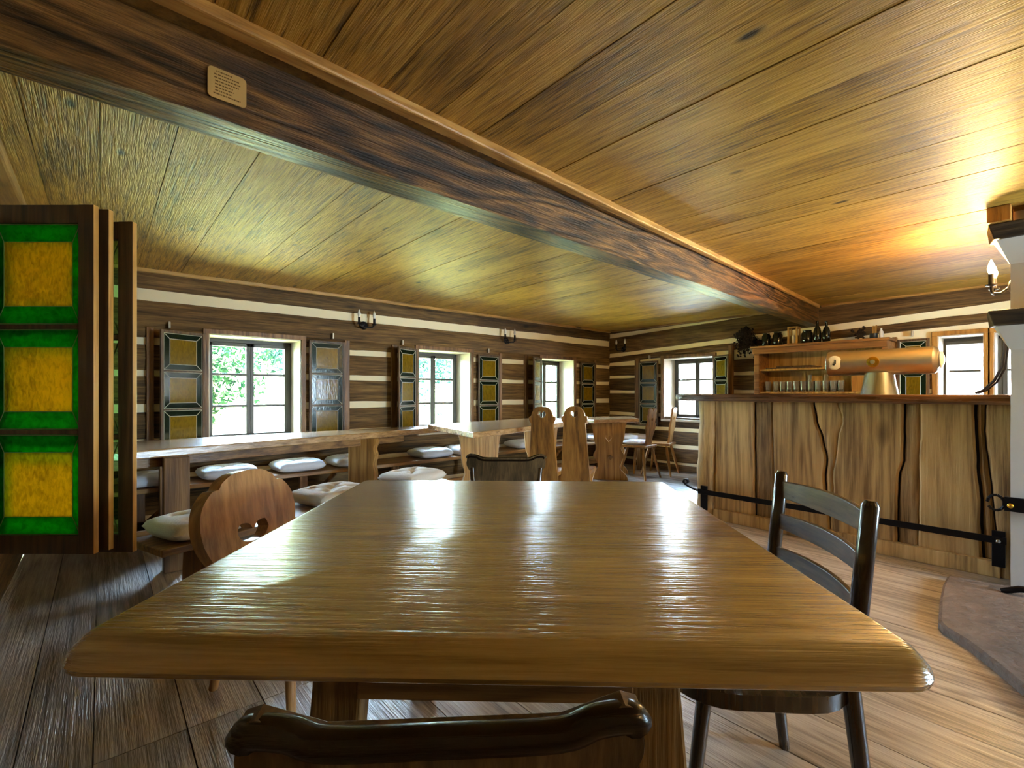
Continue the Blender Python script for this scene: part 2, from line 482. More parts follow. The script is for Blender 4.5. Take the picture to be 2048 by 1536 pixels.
# main beam with a cover board and strip along the ceiling
def skew(bm, x0, x1, fa, fb, z0, z1, n=40, amp=0):
    rows = []
    for i in range(n+1):
        x = x0+(x1-x0)*i/n
        j = amp*noise.noise((x*1.3, 0, 0)); k = amp*noise.noise((x*1.3, 5, 0))
        rows.append([bm.verts.new(p) for p in ((x, fa(x)+j, z0+k), (x, fa(x)+j*.3, z1), (x, fb(x), z1), (x, fb(x)-j, z0+k*.6))])
    for i in range(n):
        for q in range(4):
            bm.faces.new((rows[i][q], rows[i][(q+1) % 4], rows[i+1][(q+1) % 4], rows[i+1][q]))
    bm.faces.new(rows[0][::-1]); bm.faces.new(rows[-1])
bm = newbm(); skew(bm, XF, XB-.02, lambda x: 1.60+.05*x, lambda x: 1.745+.048*x, 1.952, ZC+.01, amp=.006)
struct(obj('ceiling_beam', bm, BEAM, bevel=.006))
bm = newbm(); skew(bm, XF, XB-.06, lambda x: 1.525+.062*x, lambda x: 1.60+.0502*x, ZC-.016, ZC+.008)
struct(obj('trim_4', bm, TLEG, bevel=.003))
bm = newbm(); skew(bm, XF, XB-.06, lambda x: 1.466+.0674*x, lambda x: 1.527+.062*x, ZC-.034, ZC+.008)
struct(obj('trim_5', bm, TRIM_X, bevel=.008))

# ------------------------------------------------------------------ windows
def window(n, w, cols=2, casing=CASING, warm=False):
    wl, a0, a1, z0, z1 = w
    f = wmap(wl)
    D = .30
    bm = newbm(); F = .035 if cols == 2 else .012
    for q in ((a0, a0+F, z0, z1), (a1-F, a1, z0, z1), (a0, a1, z0, z0+.035), (a0, a1, z1-.035, z1)):
        wbox(bm, f, (q[0], D, q[2]), (q[1], D+.07, q[3]))
    o = struct(obj('window_%d' % n, bm, SASH, bevel=.004))
    ww = (a1-a0-2*F)/cols
    for c in range(cols):
        b0 = a0+F+c*ww; b1 = b0+ww
        bm = newbm()
        for q in ((b0, b0+.034*(F/.035), z0+.035, z1-.035), (b1-.034*(F/.035), b1, z0+.035, z1-.035), (b0, b1, z0+.035, z0+.07), (b0, b1, z1-.07, z1-.035)):
            wbox(bm, f, (q[0], D-.012, q[2]), (q[1], D+.04, q[3]))
        for k in (1, 2):
            zz = z0+.035+(z1-z0-.07)*k/3
            wbox(bm, f, (b0+.03, D, zz-.012), (b1-.03, D+.03, zz+.012))
        s = obj('sash', bm, SASH, o, bevel=.003)
        bm = newbm(); wbox(bm, f, (b0+F*.5, D+.012, z0+.05), (b1-F*.5, D+.016, z1-.05)); obj('pane', bm, PANE, s)
    bm = newbm()
    wbox(bm, f, (a0-.012, -.006, z0), (a0+.002, D+.06, z1)); wbox(bm, f, (a1-.002, -.006, z0), (a1+.012, D+.06, z1)); wbox(bm, f, (a0, -.006, z1-.002), (a1, D+.06, z1+.012))
    obj('reveal', bm, REVEAL, o)
    bm = newbm(); wbox(bm, f, (a0-.03, -.05, z0-.03), (a1+.03, D+.05, z0+.004)); obj('sill', bm, REVEAL, o, bevel=.006)
    bm = newbm()
    wbox(bm, f, (a0-.05, -.022, z0-.02), (a0-.006, .03, z1+.05)); wbox(bm, f, (a1+.006, -.022, z0-.02), (a1+.05, .03, z1+.05))
    wbox(bm, f, (a0-.05, -.026, z1+.006), (a1+.05, .03, z1+.05))
    obj('casing', bm, casing, o, bevel=.004)
    return o
for i, w in enumerate(WIN):
    window(i+1, w, cols=1 if i == 4 else 2, casing=CASING if i < 4 else CASING_L)
for i, w in enumerate(FILL_WIN):
    window(7+i, w)  # the added fill window, out of view

# upright posts beyond the shutters
k = 6
for wl, a0, a1, z1 in (('L', .285, .335, 1.70), ('L', 1.955, 2.01, 1.71), ('L', 2.50, 2.565, 1.70), ('L', 4.075, 4.115, 1.69), ('L', 4.545, 4.60, 1.69), ('L', 6.06, 6.10, 1.68), ('B', 4.425, 4.50, 1.70), ('B', 2.94, 3.0, 1.80), ('B', 1.19, 1.23, 1.75)):
    bm = newbm(); wbox(bm, wmap(wl), (a0, -.03, .66), (a1, .03, z1))
    struct(obj('trim_%d' % k, bm, CASING, bevel=.004)); k += 1

# ------------------------------------------------------------------ shutters with leaded glass
MESHES = {}
def leaf_parts(parent, w, h, stile, rail, sideb, topb, t, wood_m, edge_m, amber, green, lead, lw, rails_mid):
    key = (round(w, 3), round(h, 3), wood_m.name)
    if key not in MESHES:
        rec = []
        bm = newbm()
        for a, b in ((0, stile), (w-stile, w)):
            box(bm, (a, 0, 0), (b, t, h))
        ph = (h-2*rail-2*rails_mid)/3
        zs = []
        z = rail
        for i in range(3):
            zs.append((z, z+ph)); z += ph+rails_mid
        box(bm, (stile, .002, 0), (w-stile, t-.002, rail)); box(bm, (stile, .002, h-rail), (w-stile, t-.002, h))
        for i in (0, 1): box(bm, (stile, .003, zs[i][1]), (w-stile, t-.003, zs[i+1][0]))
        fr = obj('frame', bm, [wood_m, edge_m], parent, bevel=.003)
        if edge_m:
            for p in fr.data.polygons:
                if p.normal.x > .9 and p.center.x > w-.001: p.material_index = 1
        rec.append(('frame', fr.data))
        x0, x1 = stile, w-stile
        for zz in zs:
            z0, z1 = zz
            i0, i1, j0, j1 = x0+sideb, x1-sideb, z0+topb, z1-topb
            y = t*.4
            bm = newbm(); box(bm, (i0, y, j0), (i1, y+.004, j1)); a = obj('amber_pane', bm, amber, parent); rec.append(('amber_pane', a.data))
            bm = newbm()
            for q in (((x0, z0), (x1, z0), (i1, j0), (i0, j0)), ((x1, z0), (x1, z1), (i1, j1), (i1, j0)), ((x1, z1), (x0, z1), (i0, j1), (i1, j1)), ((x0, z1), (x0, z0), (i0, j0), (i0, j1))):
                hexa(bm, [(p[0], y, p[1]) for p in q], [(p[0], y+.004, p[1]) for p in q])
            g = obj('green_border', bm, green, parent); rec.append(('green_border', g.data))
            bm = newbm()
            def strip(p, q):
                tube(bm, [(p[0], y+.002, p[1]), (q[0], y+.002, q[1])], lw, 6)
            for (a0, b0, a1, b1) in ((x0+lw, z0+lw, x1-lw, z1-lw), (i0, j0, i1, j1)):
                strip((a0, b0), (a1, b0)); strip((a1, b0), (a1, b1)); strip((a1, b1), (a0, b1)); strip((a0, b1), (a0, b0))
            for p, q in (((x0, z0), (i0, j0)), ((x1, z0), (i1, j0)), ((x1, z1), (i1, j1)), ((x0, z1), (i0, j1))): strip(p, q)
            l = obj('lead_came', bm, lead, parent); rec.append(('lead_came', l.data))
        MESHES[key] = rec
    else:
        for nm, me in MESHES[key]:
            o = bpy.data.objects.new(nm, me); C.objects.link(o); o.parent = parent
            if nm == 'frame':
                md = o.modifiers.new('edge', 'BEVEL'); md.width = .003; md.segments = 2; md.limit_method = 'ANGLE'

def shutter(label, loc, rz, w, h=1.0):
    t = thing('window_shutter', label, 'shutter', loc, rz, 'leaded glass shutters at the windows')
    leaf_parts(t, w, h, .022, .022, .05, .05, .022, SHUT, SHUT, AMBER, GREEN, LEAD, .0035, .012)
    return t
# left wall: hinge at the opening; the leaf folds back towards the wall
def sh_left(label, hinge, dirn, ang, w, ztop):
    """dirn -1: leaf lies to smaller x of the hinge; ang = opening away from the wall"""
    y = YL-.034
    if dirn < 0: shutter(label, (hinge, y, ztop-1.0), R(180+ang), w)
    else: shutter(label, (hinge, y-.022, ztop-1.0), R(-ang), w)
def sh_back(label, hinge, dirn, ang, w, ztop):
    x = XB-.034
    if dirn > 0: shutter(label, (x, hinge, ztop-1.0), R(90+ang), w)
    else: shutter(label, (x-.024, hinge, ztop-1.0), R(-90-ang), w)
sh_left('leaded amber shutter left of the garden window nearest the folding screen', .69, -1, 24, .36, 1.672)
sh_left('leaded amber shutter right of the garden window nearest the folding screen', 1.585, 1, 0, .362, 1.685)
sh_left('half-open leaded shutter left of the middle garden window', 2.80, -1, 27, .36, 1.665)
sh_left('amber leaded shutter right of the middle garden window', 3.70, 1, 0, .36, 1.65)
sh_left('half-open leaded shutter left of the garden window next to the room corner', 4.84, -1, 28, .36, 1.655)
sh_left('leaded shutter right of the garden window next to the room corner', 5.70, 1, 0, .35, 1.638)
sh_back('leaded green-amber shutter beside the room corner, behind the peg-legged chairs', 4.065, 1, 0, .35, 1.645)
sh_back('narrow half-open leaded shutter between the end window and the dark dried bunch', 3.20, -1, 34, .36, 1.66)
sh_back('leaded shutter half hidden behind the beer tap tube', .92, 1, 0, .262, 1.715)

# small turn buttons above the shutters
def button(label, p, ax):
    bm = newbm()
    q = Vector(p)
    if ax == 'L': box(bm, (q.x-.008, YL-.045, q.z), (q.x+.008, YL-.0045, q.z+.058))
    else: box(bm, (XB-.045, q.y-.008, q.z), (XB-.0045, q.y+.008, q.z+.058))
    tag(obj('turn_button', bm, LEAD if p[3-1] else CASING, bevel=.003), label, 'turn button', 'turn buttons above the shutters')
for lab, p, ax in (('small pale turn button above the shutter nearest the folding screen', (.44, YL, 1.70), 'L'),
                   ('small pale turn button above the shutter right of the nearest garden window', (1.83, YL, 1.715), 'L'),
                   ('small turn button above the shutter left of the middle garden window', (2.63, YL, 1.70), 'L'),
                   ('small turn button above the shutter right of the middle garden window', (3.88, YL, 1.68), 'L'),
                   ('small pale turn button above the corner shutter on the end wall', (XB, 4.23, 1.675), 'B'),
                   ('small bright turn button above the shutter behind the beer tap tube', (XB, 1.06, 1.745), 'B')):
    button(lab, p, ax)

# ------------------------------------------------------------------ folding screen at the left
t = thing('folding_screen', 'tall folding wooden screen with green and amber glass panels at the far left', 'screen', (-.392, 2.975, .474), math.atan2(2.655-2.975, -.02+.392))
def leaf(w, x0, y0, dz, yaw=0, am=None, gr=None):
    e = bpy.data.objects.new('screen_leaf', None); C.objects.link(e); e.parent = t
    e.location = (x0, y0, dz); e.rotation_euler = (0, 0, yaw)
    leaf_parts(e, w, 1.466, .066, .078, .032, .076, .026, SCREENW, SCREENE, am or AMBERS, gr or GREENS, LEADD, .003, .02)
leaf(.485, 0, 0, 0)
leaf(.50, .006, .05, 0, 0, AMBERT, GREENT)
leaf(.545, .012, .115, -.03, 0, AMBERT, GREENT)

# ------------------------------------------------------------------ main table
def slab(bm, rings):
    """rings: list of (outline pts xy, z)"""
    rs = [[bm.verts.new((p[0], p[1], z)) for p in o] for o, z in rings]
    n = len(rs[0])
    for i in range(len(rs)-1):
        for k in range(n):
            bm.faces.new((rs[i][k], rs[i][(k+1) % n], rs[i+1][(k+1) % n], rs[i+1][k]))
    bm.faces.new(rs[0][::-1]); bm.faces.new(rs[-1])

def rrect(x0, x1, y0, y1, r, n=6):
    o = []
    for cx, cy, a0 in ((x1-r, y0+r, -90), (x1-r, y1-r, 0), (x0+r, y1-r, 90), (x0+r, y0+r, 180)):
        for k in range(n+1):
            a = R(a0+90*k/n); o.append((cx+r*math.cos(a), cy+r*math.sin(a)))
    return o

TR = facing(0.03, 1)      # the table runs almost straight away from the viewpoint
t = thing('dining_table', 'large square pine dining table with thick rounded top in the foreground', 'table', W(-.016, 1.33)+(0,), TR)
bm = newbm()
X0, X1, Y0_, Y1_ = -.609, .609, -.628, .628
rings = []
for z, g, gy, r in ((.738, -.01, .02, .03), (.744, .004, .038, .035), (.752, .016, .05, .055), (.760, .02, .053, .062), (.768, .017, .047, .055), (.778, .007, .03, .03), (.786, .003, .010, .022), (.7885, .0, .003, .02), (.79, -.004, -.003, .018)):
    rings.append((rrect(X0-g, X1+g, Y0_-gy, Y1_+gy, r), z))
slab(bm, rings)
obj('tabletop', bm, TABLE, t, smooth=30)
for sy in (-1, 1):
    y = sy*.47
    bm = newbm()
    prof = [(-.43, .655), (-.43, .735), (.43, .735), (.43, .69), (.415, .668), (.39, .655)]
    o = [(-.43, .735), (.43, .735), (.43, .70), (.42, .675), (.395, .66), (-.395, .66), (-.42, .675), (-.43, .70)]
    board(bm, o, [], .07, Matrix.Translation((0, y-.035, 0)))
    obj('batten', bm, TLEG, t, bevel=.004)
    for sx in (-1, 1):
        bm = newbm()
        hexa(bm, [(sx*.335-.042, y-.03, .0), (sx*.335+.042, y-.03, .0), (sx*.335+.042, y+.03, .0), (sx*.335-.042, y+.03, .0)],
             [(sx*.275-.045, y-.03, .662), (sx*.275+.045, y-.03, .662), (sx*.275+.045, y+.03, .662), (sx*.275-.045, y+.03, .662)])
        obj('leg', bm, TLEG, t, bevel=.006)
for y in (-.505, .48):
    bm = newbm(); box(bm, (-.24, y, .615), (.24, y+.025, .725)); obj('apron', bm, BENCH, t, bevel=.003)
bm = newbm(); box(bm, (-.03, -.48, .64), (.03, .48, .72)); obj('stretcher', bm, BENCH_Y, t, bevel=.004)

# ------------------------------------------------------------------ cushions
def cushion_mesh(w, d, h, seed=0, n=26):
    bm = newbm()
    tuft = [(-.42, -.42), (.42, -.42), (-.42, .42), (.42, .42), (0, 0)]
    g = {}
    for s in (1, -1):
        for i in range(n+1):
            for j in range(n+1):
                u, v = -1+2*i/n, -1+2*j/n
                edge = i in (0, n) or j in (0, n)
                if s < 0 and edge: g[(s, i, j)] = g[(1, i, j)]; continue
                e = max(0, (1-abs(u)**5)*(1-abs(v)**5))**.42
                z = h*.5*e
                if s > 0:
                    for a, b in tuft:
                        r2 = (u-a)**2+(v-b)**2
                        z -= h*.36*math.exp(-r2/.018)
                    for a, b in tuft[:4]:
                        # creases between tuft and centre
                        dx, dy = u-a*.5, v-b*.5
                        al = (dx*a+dy*b)/.6; ac = (dx*b-dy*a)/.6
                        z -= h*.12*math.exp(-ac*ac/.006-al*al/.08)
                    z += h*.06*noise.noise((u*3, v*3, seed))
                z = h*.5+s*z
                if s < 0: z = max(z, 0)
                x = w/2*u*(1-.07*v*v)*(1-.03*abs(noise.noise((v*2, seed, 1)))); y = d/2*v*(1-.07*u*u)
                g[(s, i, j)] = bm.verts.new((x, y, z))
    for s in (1, -1):
        for i in range(n):
            for j in range(n):
                q = [g[(s, i, j)], g[(s, i+1, j)], g[(s, i+1, j+1)], g[(s, i, j+1)]]
                bm.faces.new(q if s > 0 else q[::-1])
    return bm
CM = {}
def cushion(label, loc, rz, w=.42, d=.40, h=.10, mat=None, group='tufted cushions on the wall bench'):
    mat = mat or CUSH
    key = (w, d, h, mat.name)
    if key in CM:
        o = bpy.data.objects.new('seat_cushion', CM[key]); C.objects.link(o)
    else:
        o = obj('seat_cushion', cushion_mesh(w, d, h, len(CM)), mat, smooth=60); CM[key] = o.data
    o.location = loc; o.rotation_euler = (0, 0, rz)
    return tag(o, label, 'cushion', group)

# ------------------------------------------------------------------ wall bench
t = thing('wall_bench', 'long wooden corner bench built along the garden window wall', 'bench', (0, 0, 0))
bm = newbm(); box(bm, (-.2, 4.56, .385), (6.44, 4.985, .42)); obj('seat', bm, BENCH, t, bevel=.006)
bm = newbm(); box(bm, (6.06, 4.12, .386), (6.44, 4.555, .42)); obj('seat', bm, BENCH_Y, t, bevel=.006)
for x in (.22, 1.42, 2.35, 3.4, 4.6, 5.7):
    bm = newbm(); box(bm, (x-.035, 4.60, 0), (x+.035, 4.66, .385)); lg = obj('leg', bm, BENCH_Z, t, bevel=.004)
    bm = newbm(); tube(bm, [(x+.02, 4.63, .12), (x+.30, 4.63, .375)], .022, 4); obj('brace', bm, BENCH_Z, lg)
bm = newbm(); box(bm, (6.09, 4.15, 0), (6.16, 4.21, .386)); obj('leg', bm, BENCH_Z, t, bevel=.004)
bm = newbm(); box(bm, (-.2, 4.60, .10), (6.0, 4.63, .17)); obj('stretcher', bm, BENCH, t, bevel=.004)

for lab, x in (('tufted cushion on the wall bench, beside the folding screen', .31), ('tufted cushion on the wall bench, behind the round-backed chair', .83),
               ('tufted cushion on the wall bench under the nearest garden window', 1.41), ('tufted cushion on the wall bench, just left of the pale trestle board', 1.93),
               ('tufted cushion on the wall bench in the gap between the two long tables', 2.86), ('cushion just showing on the wall bench left of the middle table trestle', 3.33),
               ('tufted cushion on the wall bench right of the middle table trestle', 4.30), ('tufted cushion on the wall bench nearest the room corner', 5.75)):
    cushion(lab, (x, 4.765, .421), random.uniform(-.06, .06), .44 if x != 3.33 else .40)
cushion('tufted cushion on the end-wall bench seat beyond the far table', (6.24, 4.36, .421), 1.57)

# ------------------------------------------------------------------ long tables on trestles
def quad_slab(bm, q, z0, z1):
    hexa(bm, [(p[0], p[1], z0) for p in q], [(p[0], p[1], z1) for p in q])
def trestle_outline(w, h, foot):
    a = w/2
    r = spline([(a*1.25, 0), (a*1.15, .06), (a*.72, .16), (a*.78, .24), (a*1.0, .32), (a*.8, .42), (a*.95, .52), (a*1.05, h-.08), (a*1.2, h)], 4)
    return r+[(-x, z) for x, z in r[::-1]]
def trestle(parent, x, y, rz, w, h, t=.05, hole=True, mat=None):
    bm = newbm()
    holes = [heart(0, h*.72, .05)] if hole else []
    board(bm, trestle_outline(w, h, 0), holes, t, Matrix.Translation((x, y, 0)) @ Matrix.Rotation(rz, 4, 'Z') @ Matrix.Translation((0, -t/2, 0)))
    return obj('trestle', bm, mat or LLEG, parent, bevel=.003)

t = thing('long_table', 'long plank table by the garden windows, its top silvered by daylight, nearest the folding screen', 'table', (0, 0, 0))
bm = newbm(); quad_slab(bm, [(-.3, 3.655), (2.72, 4.325), (2.85, 4.62), (-.3, 4.56)], .735, .79)
obj('tabletop', bm, LTABLE, t, bevel=.008)
bm = newbm(); quad_slab(bm, [(.02, 3.83), (2.3, 4.33), (2.3, 4.36), (.02, 3.86)], .665, .735); obj('apron', bm, BENCH, t, bevel=.004)
bm = newbm(); box(bm, (.30, 3.74, 0), (.44, 3.84, .735)); obj('leg', bm, BENCH_Z, t, bevel=.006)
bm = newbm(); box(bm, (.31, 3.74+.1, .665), (.44, 4.5, .734)); obj('batten', bm, BENCH_Y, t, bevel=.004)
bm = newbm(); box(bm, (.33, 4.42, 0), (.43, 4.5, .665)); obj('leg', bm, BENCH_Z, t, bevel=.006)
bm = newbm(); quad_slab(bm, [(.06, 3.83), (.30, 3.83), (.30, 3.86), (.06, 3.86)], .20, .27); obj('rail', bm, BENCH, t, bevel=.004)
bm = newbm()
o = [(-.125, 0), (-.13, .3), (-.128, .735)]+spline([(.15, .735), (.155, .70), (.13, .64), (.145, .58), (.125, .50), (.14, .4), (.12, .25), (.13, 0)], 3)
board(bm, o, [], .07, Matrix.Translation((1.83, 4.24, 0)) @ Matrix.Rotation(facing(.25, 1), 4, 'Z') @ Matrix.Translation((0, -.035, 0)))
obj('trestle', bm, LLEG, t, bevel=.004)

t = thing('long_table', 'middle long plank table with a bright top running behind the two tall-backed chairs', 'table', (0, 0, 0))
bm = newbm(); quad_slab(bm, [(2.21, 3.04), (4.25, 3.60), (4.25, 4.36), (2.44, 4.11)], .792, .84); obj('tabletop', bm, LTABLE, t, bevel=.008)
trestle(t, 2.62, 3.50, facing(1, .25)+math.pi/2, .34, .792, .07, False)
trestle(t, 3.80, 3.92, facing(1, .1)+math.pi/2, .36, .792, .07, False)

t = thing('long_table', 'far trestle table near the room corner with heart-cut end board', 'table', (0, 0, 0))
bm = newbm(); quad_slab(bm, [(4.72, 3.90), (5.40, 3.70), (5.86, 4.14), (5.02, 4.52)], .765, .81); obj('tabletop', bm, LTABLE, t, bevel=.008)
trestle(t, 5.12, 3.98, facing(.25, 1), .40, .765, .06, True)
trestle(t, 5.56, 4.26, facing(.25, 1), .36, .765, .06, False)
bm = newbm(); tube(bm, [(5.055, 3.90, .30), (5.60, 4.29, .30)], .03, 4); obj('stretcher', bm, BENCH, t)

# ------------------------------------------------------------------ bench between the main table and the long table
a = math.atan2(.32, .947)
t = thing('plank_bench', 'low plank bench with cushions between the big table and the nearest long table', 'bench', (1.15, 3.19, 0), a)
bm = newbm(); box(bm, (-1.05, -.17, .395), (1.05, .17, .43)); obj('seat', bm, BENCH, t, bevel=.006)
for sx in (-.8, .8):
    bm = newbm(); hexa(bm, [(sx-.03, -.15, 0), (sx+.03, -.15, 0), (sx+.03, .15, 0), (sx-.03, .15, 0)], [(sx-.03, -.11, .395), (sx+.03, -.11, .395), (sx+.03, .11, .395), (sx-.03, .11, .395)])
    obj('leg', bm, BENCH_Z, t, bevel=.005)
bm = newbm(); box(bm, (-.77, -.02, .18), (.77, .02, .25)); obj('stretcher', bm, BENCH, t, bevel=.004)
for lab, s in (('tufted cushion on the plank bench peeping out left of the round-backed chair', -.78), ('large tufted cushion on the plank bench right of the round-backed chair', .02), ('tufted cushion on the plank bench just showing over the big table far edge', .80)):
    cushion(lab, (1.15+s*math.cos(a), 3.19+s*math.sin(a), .431), a, .46, .38, .10, CUSHW, 'tufted cushions on the plank bench')

# ------------------------------------------------------------------ dark chairs with eared top rail
def dark_chair(label, loc, rz):
    t = thing('dark_chair', label, 'chair', loc, rz, 'dark chairs with a scooped back board')
    lean = Matrix.Translation((0, .05, .45)) @ Matrix.Rotation(R(-7), 4, 'X').inverted() @ Matrix.Translation((0, 0, -.45))
    lean = Matrix.Translation((0, .052, .45)) @ Matrix.Rotation(R(8), 4, 'X') @ Matrix.Translation((0, 0, -.45))
    top = [(-.212, .78), (-.208, .818), (-.19, .824), (-.125, .800), (.125, .800), (.19, .824), (.208, .818), (.212, .78)]
    side = spline([(.212, .79), (.21, .755), (.175, .70), (.145, .64), (.13, .56)], 4)
    o = top+side[1:]+[(-x, z) for x, z in side[::-1][:-1]]
    bm = newbm(); board(bm, o, [], .022, lean); obj('backrest', bm, CHAIRB, t, bevel=.004)
    bm = newbm()
    p = spline([(-.207, .806), (-.196, .818), (-.16, .814), (-.12, .800), (0, .799), (.12, .800), (.16, .814), (.196, .818), (.207, .806)], 5)
    tube(bm, [lean @ Vector((x, .006, z-.012)) for x, z in p], [.006]+[.017]*(len(p)-2)+[.006], 12)
    r = obj('top_rail', bm, CHAIRDD, t, smooth=50); r['label'] = 'glossy black rolled top rail'
    for sx in (-1, 1):
        bm = newbm()
        M = aim(lean @ Vector((sx*.155, .011, .44)), lean @ Vector((sx*.185, .011, .76)))
        lathe(bm, [(.014, 0), (.018, .03), (.012, .05), (.02, .09), (.022, .14), (.013, .19), (.018, .21), (.014, .24), (.014, .31)], 12, M)
        obj('back_post', bm, CHAIRD, t, smooth=50)
    bm = newbm()
    slab(bm, [(rrect(-.155, .155, .03, .42, .06), .43), (rrect(-.165, .165, .02, .43, .07), .44), (rrect(-.165, .165, .02, .43, .07), .452), (rrect(-.15, .15, .035, .415, .06), .458)])
    obj('seat', bm, CHAIRD, t, smooth=40)
    for sx in (-1, 1):
        for y0, y1 in ((.07, -.02), (.37, .42)):
            bm = newbm(); L = Vector((sx*.125, y0, .44))-Vector((sx*.15, y1, 0))
            lathe(bm, [(.013, 0), (.017, .08), (.02, .2), (.015, .24), (.021, .28), (.02, .38), (.016, L.length)], 12, aim((sx*.15, y1, 0), (sx*.125, y0, .44)))
            obj('leg', bm, CHAIRD, t, smooth=50)
    return t
c0 = dark_chair('dark brown chair seen from behind at the near edge of the big table', W(-.07, .492)+(0,), facing(-.06, 1))
p = W(-.032, 2.60)
dup(c0, p+(0,), facing(-.03, -1), 'dark brown scooped-back chair beyond the far edge of the big table', 'dark chairs with a scooped back board')

# ------------------------------------------------------------------ ladder back chair on the right
t = thing('ladder_chair', 'dark bentwood ladder-back chair at the right side of the big table', 'chair', W(.785, 1.34)+(0,), facing(-1, .07))
# local: +y faces the table, x along the back
def lad(x, z): return Vector((x, -.03-(z-.45)*.10 if z > .45 else -.03-(.45-z)*.12, z))
for sx in (-1, 1):
    bm = newbm()
    tube(bm, [lad(sx*.215, 0), lad(sx*.212, .2), lad(sx*.21, .45), lad(sx*.21, .7), lad(sx*.212, .885), lad(sx*.212, .897)], [.015, .019, .021, .02, .019, .012], 12)
    obj('back_post', bm, CHAIRD, t, smooth=50)
for z, h in ((.84, .052), (.74, .046), (.635, .046)):
    bm = newbm(); n = 14; rows = []
    for i in range(n+1):
        s = -1+2*i/n; x = s*.21
        dy = -.035*(1-s*s); dz = -.012*(1-abs(s))*1.0
        c = lad(x, z)+Vector((0, dy, 0))
        hh = h/2*(1+.25*(1-s*s))
        rows.append([bm.verts.new(c+Vector((0, dd, zz))) for dd, zz in ((-.007, -hh), (.007, -hh), (.007, hh), (-.007, hh))])
    for i in range(n):
        for k in range(4): bm.faces.new((rows[i][k], rows[i+1][k], rows[i+1][(k+1) % 4], rows[i][(k+1) % 4]))
    bm.faces.new(rows[0]); bm.faces.new(rows[-1][::-1])
    obj('slat', bm, SLATM, t, smooth=40, bevel=.003)
bm = newbm(); slab(bm, [(rrect(-.24, .24, -.04, .37, .13), .405), (rrect(-.258, .258, -.058, .385, .14), .418), (rrect(-.258, .258, -.058, .385, .14), .455), (rrect(-.24, .24, -.04, .37, .13), .466)])
obj('seat', bm, CHAIRD, t, smooth=40)
for sx in (-1, 1):
    bm = newbm(); tube(bm, [(sx*.20, .36, 0), (sx*.18, .32, .2), (sx*.17, .29, .43)], [.014, .017, .019], 12); obj('leg', bm, CHAIRD, t, smooth=50)
bm = newbm(); tube(bm, [(.19, 0, .2), (.185, .31, .2)], .009, 8); tube(bm, [(-.19, 0, .2), (-.185, .31, .2)], .009, 8); obj('stretcher', bm, CHAIRD, t, smooth=50)

# ------------------------------------------------------------------ round backed chair on the left
t = thing('round_back_chair', 'light pine chair with a thick rounded back board left of the big table', 'chair', W(-1.09, 2.03)+(0,), facing(.93, -.37))
bm = newbm()
half = spline([(0, .82), (.07, .812), (.12, .784), (.138, .76), (.17, .752), (.212, .70), (.228, .63), (.218, .55), (.18, .47), (.14, .43)], 5)
o = half+[(-x, z) for x, z in half[::-1][:-1]]
lean = Matrix.Translation((0, -.03, .45)) @ Matrix.Rotation(R(8), 4, 'X') @ Matrix.Translation((0, 0, -.45))
hole = spline([(-.075, .565), (-.06, .60), (-.02, .595), (0, .57), (.02, .595), (.06, .60), (.075, .565), (.05, .53), (0, .52), (-.05, .53), (-.075, .565)], 3)[:-1]
board(bm, o[:-1], [hole], .066, lean @ Matrix.Translation((0, -.03, 0)))
obj('backrest', bm, CHAIRL, t, bevel=.005)
bm = newbm(); slab(bm, [(rrect(-.21, .21, .0, .40, .06), .42), (rrect(-.215, .215, -.005, .405, .06), .43), (rrect(-.215, .215, -.005, .405, .06), .455), (rrect(-.205, .205, .005, .395, .055), .462)])
obj('seat', bm, CHAIRL, t, smooth=40)
for sx in (-1, 1):
    for y0, y1 in ((.07, -.0), (.33, .40)):
        bm = newbm(); lathe(bm, [(.016, 0), (.022, .3), (.018, .43)], 10, aim((sx*.19, y1, 0), (sx*.14, y0, .43))); obj('leg', bm, CHAIRL, t, smooth=50)

# ------------------------------------------------------------------ tall plank-backed chairs
def tall_chair(label, loc, rz):
    t = thing('tall_chair', label, 'chair', loc, rz, 'tall plank-backed chairs at the middle table')
    half = spline([(0, 1.035), (.05, 1.025), (.085, .985), (.095, .95)], 4)+spline([(.112, .945), (.115, .915), (.098, .885), (.098, .86), (.115, .6), (.135, .3), (.15, 0)], 4)
    low = [(.085, 0), (.075, .08), (.04, .16), (0, .19)]
    o = half+low
    o = o+[(-x, z) for x, z in o[::-1] if x > 1e-6]
    bm = newbm()
    hole = spline([(-.035, .965), (-.03, .99), (-.01, .99), (0, .975), (.01, .99), (.03, .99), (.035, .965), (.015, .94), (-.015, .94), (-.035, .965)], 2)[:-1]
    lean = Matrix.Translation((0, -.02, .45)) @ Matrix.Rotation(R(5), 4, 'X') @ Matrix.Translation((0, 0, -.45))
    board(bm, o, [hole], .035, lean)
    obj('backrest', bm, CHAIRM, t, bevel=.004)
    bm = newbm(); hexa(bm, [(-.12, .0, .42), (.12, .0, .42), (.13, .34, .42), (-.13, .34, .42)], [(-.12, .0, .455), (.12, .0, .455), (.13, .34, .455), (-.13, .34, .455)]); obj('seat', bm, CHAIRM, t, bevel=.005)
    bm = newbm(); r = spline([(.125, 0), (.10, .12), (.08, .22), (.10, .33), (.125, .42)], 4)
    board(bm, r+[(-x, z) for x, z in r[::-1]], [], .03, Matrix.Translation((0, .28, 0))); obj('front_board', bm, CHAIRL, t, bevel=.003)
    return t
p = W(.275, 4.17)
c0 = tall_chair('tall plank-backed chair with heart hole at the middle table, left of the pair', p+(0,), facing(.3, .95))
p = W(.565, 4.25)
dup(c0, p+(0,), facing(.33, .94), 'tall plank-backed chair with heart hole at the middle table, right of the pair', 'tall plank-backed chairs at the middle table')

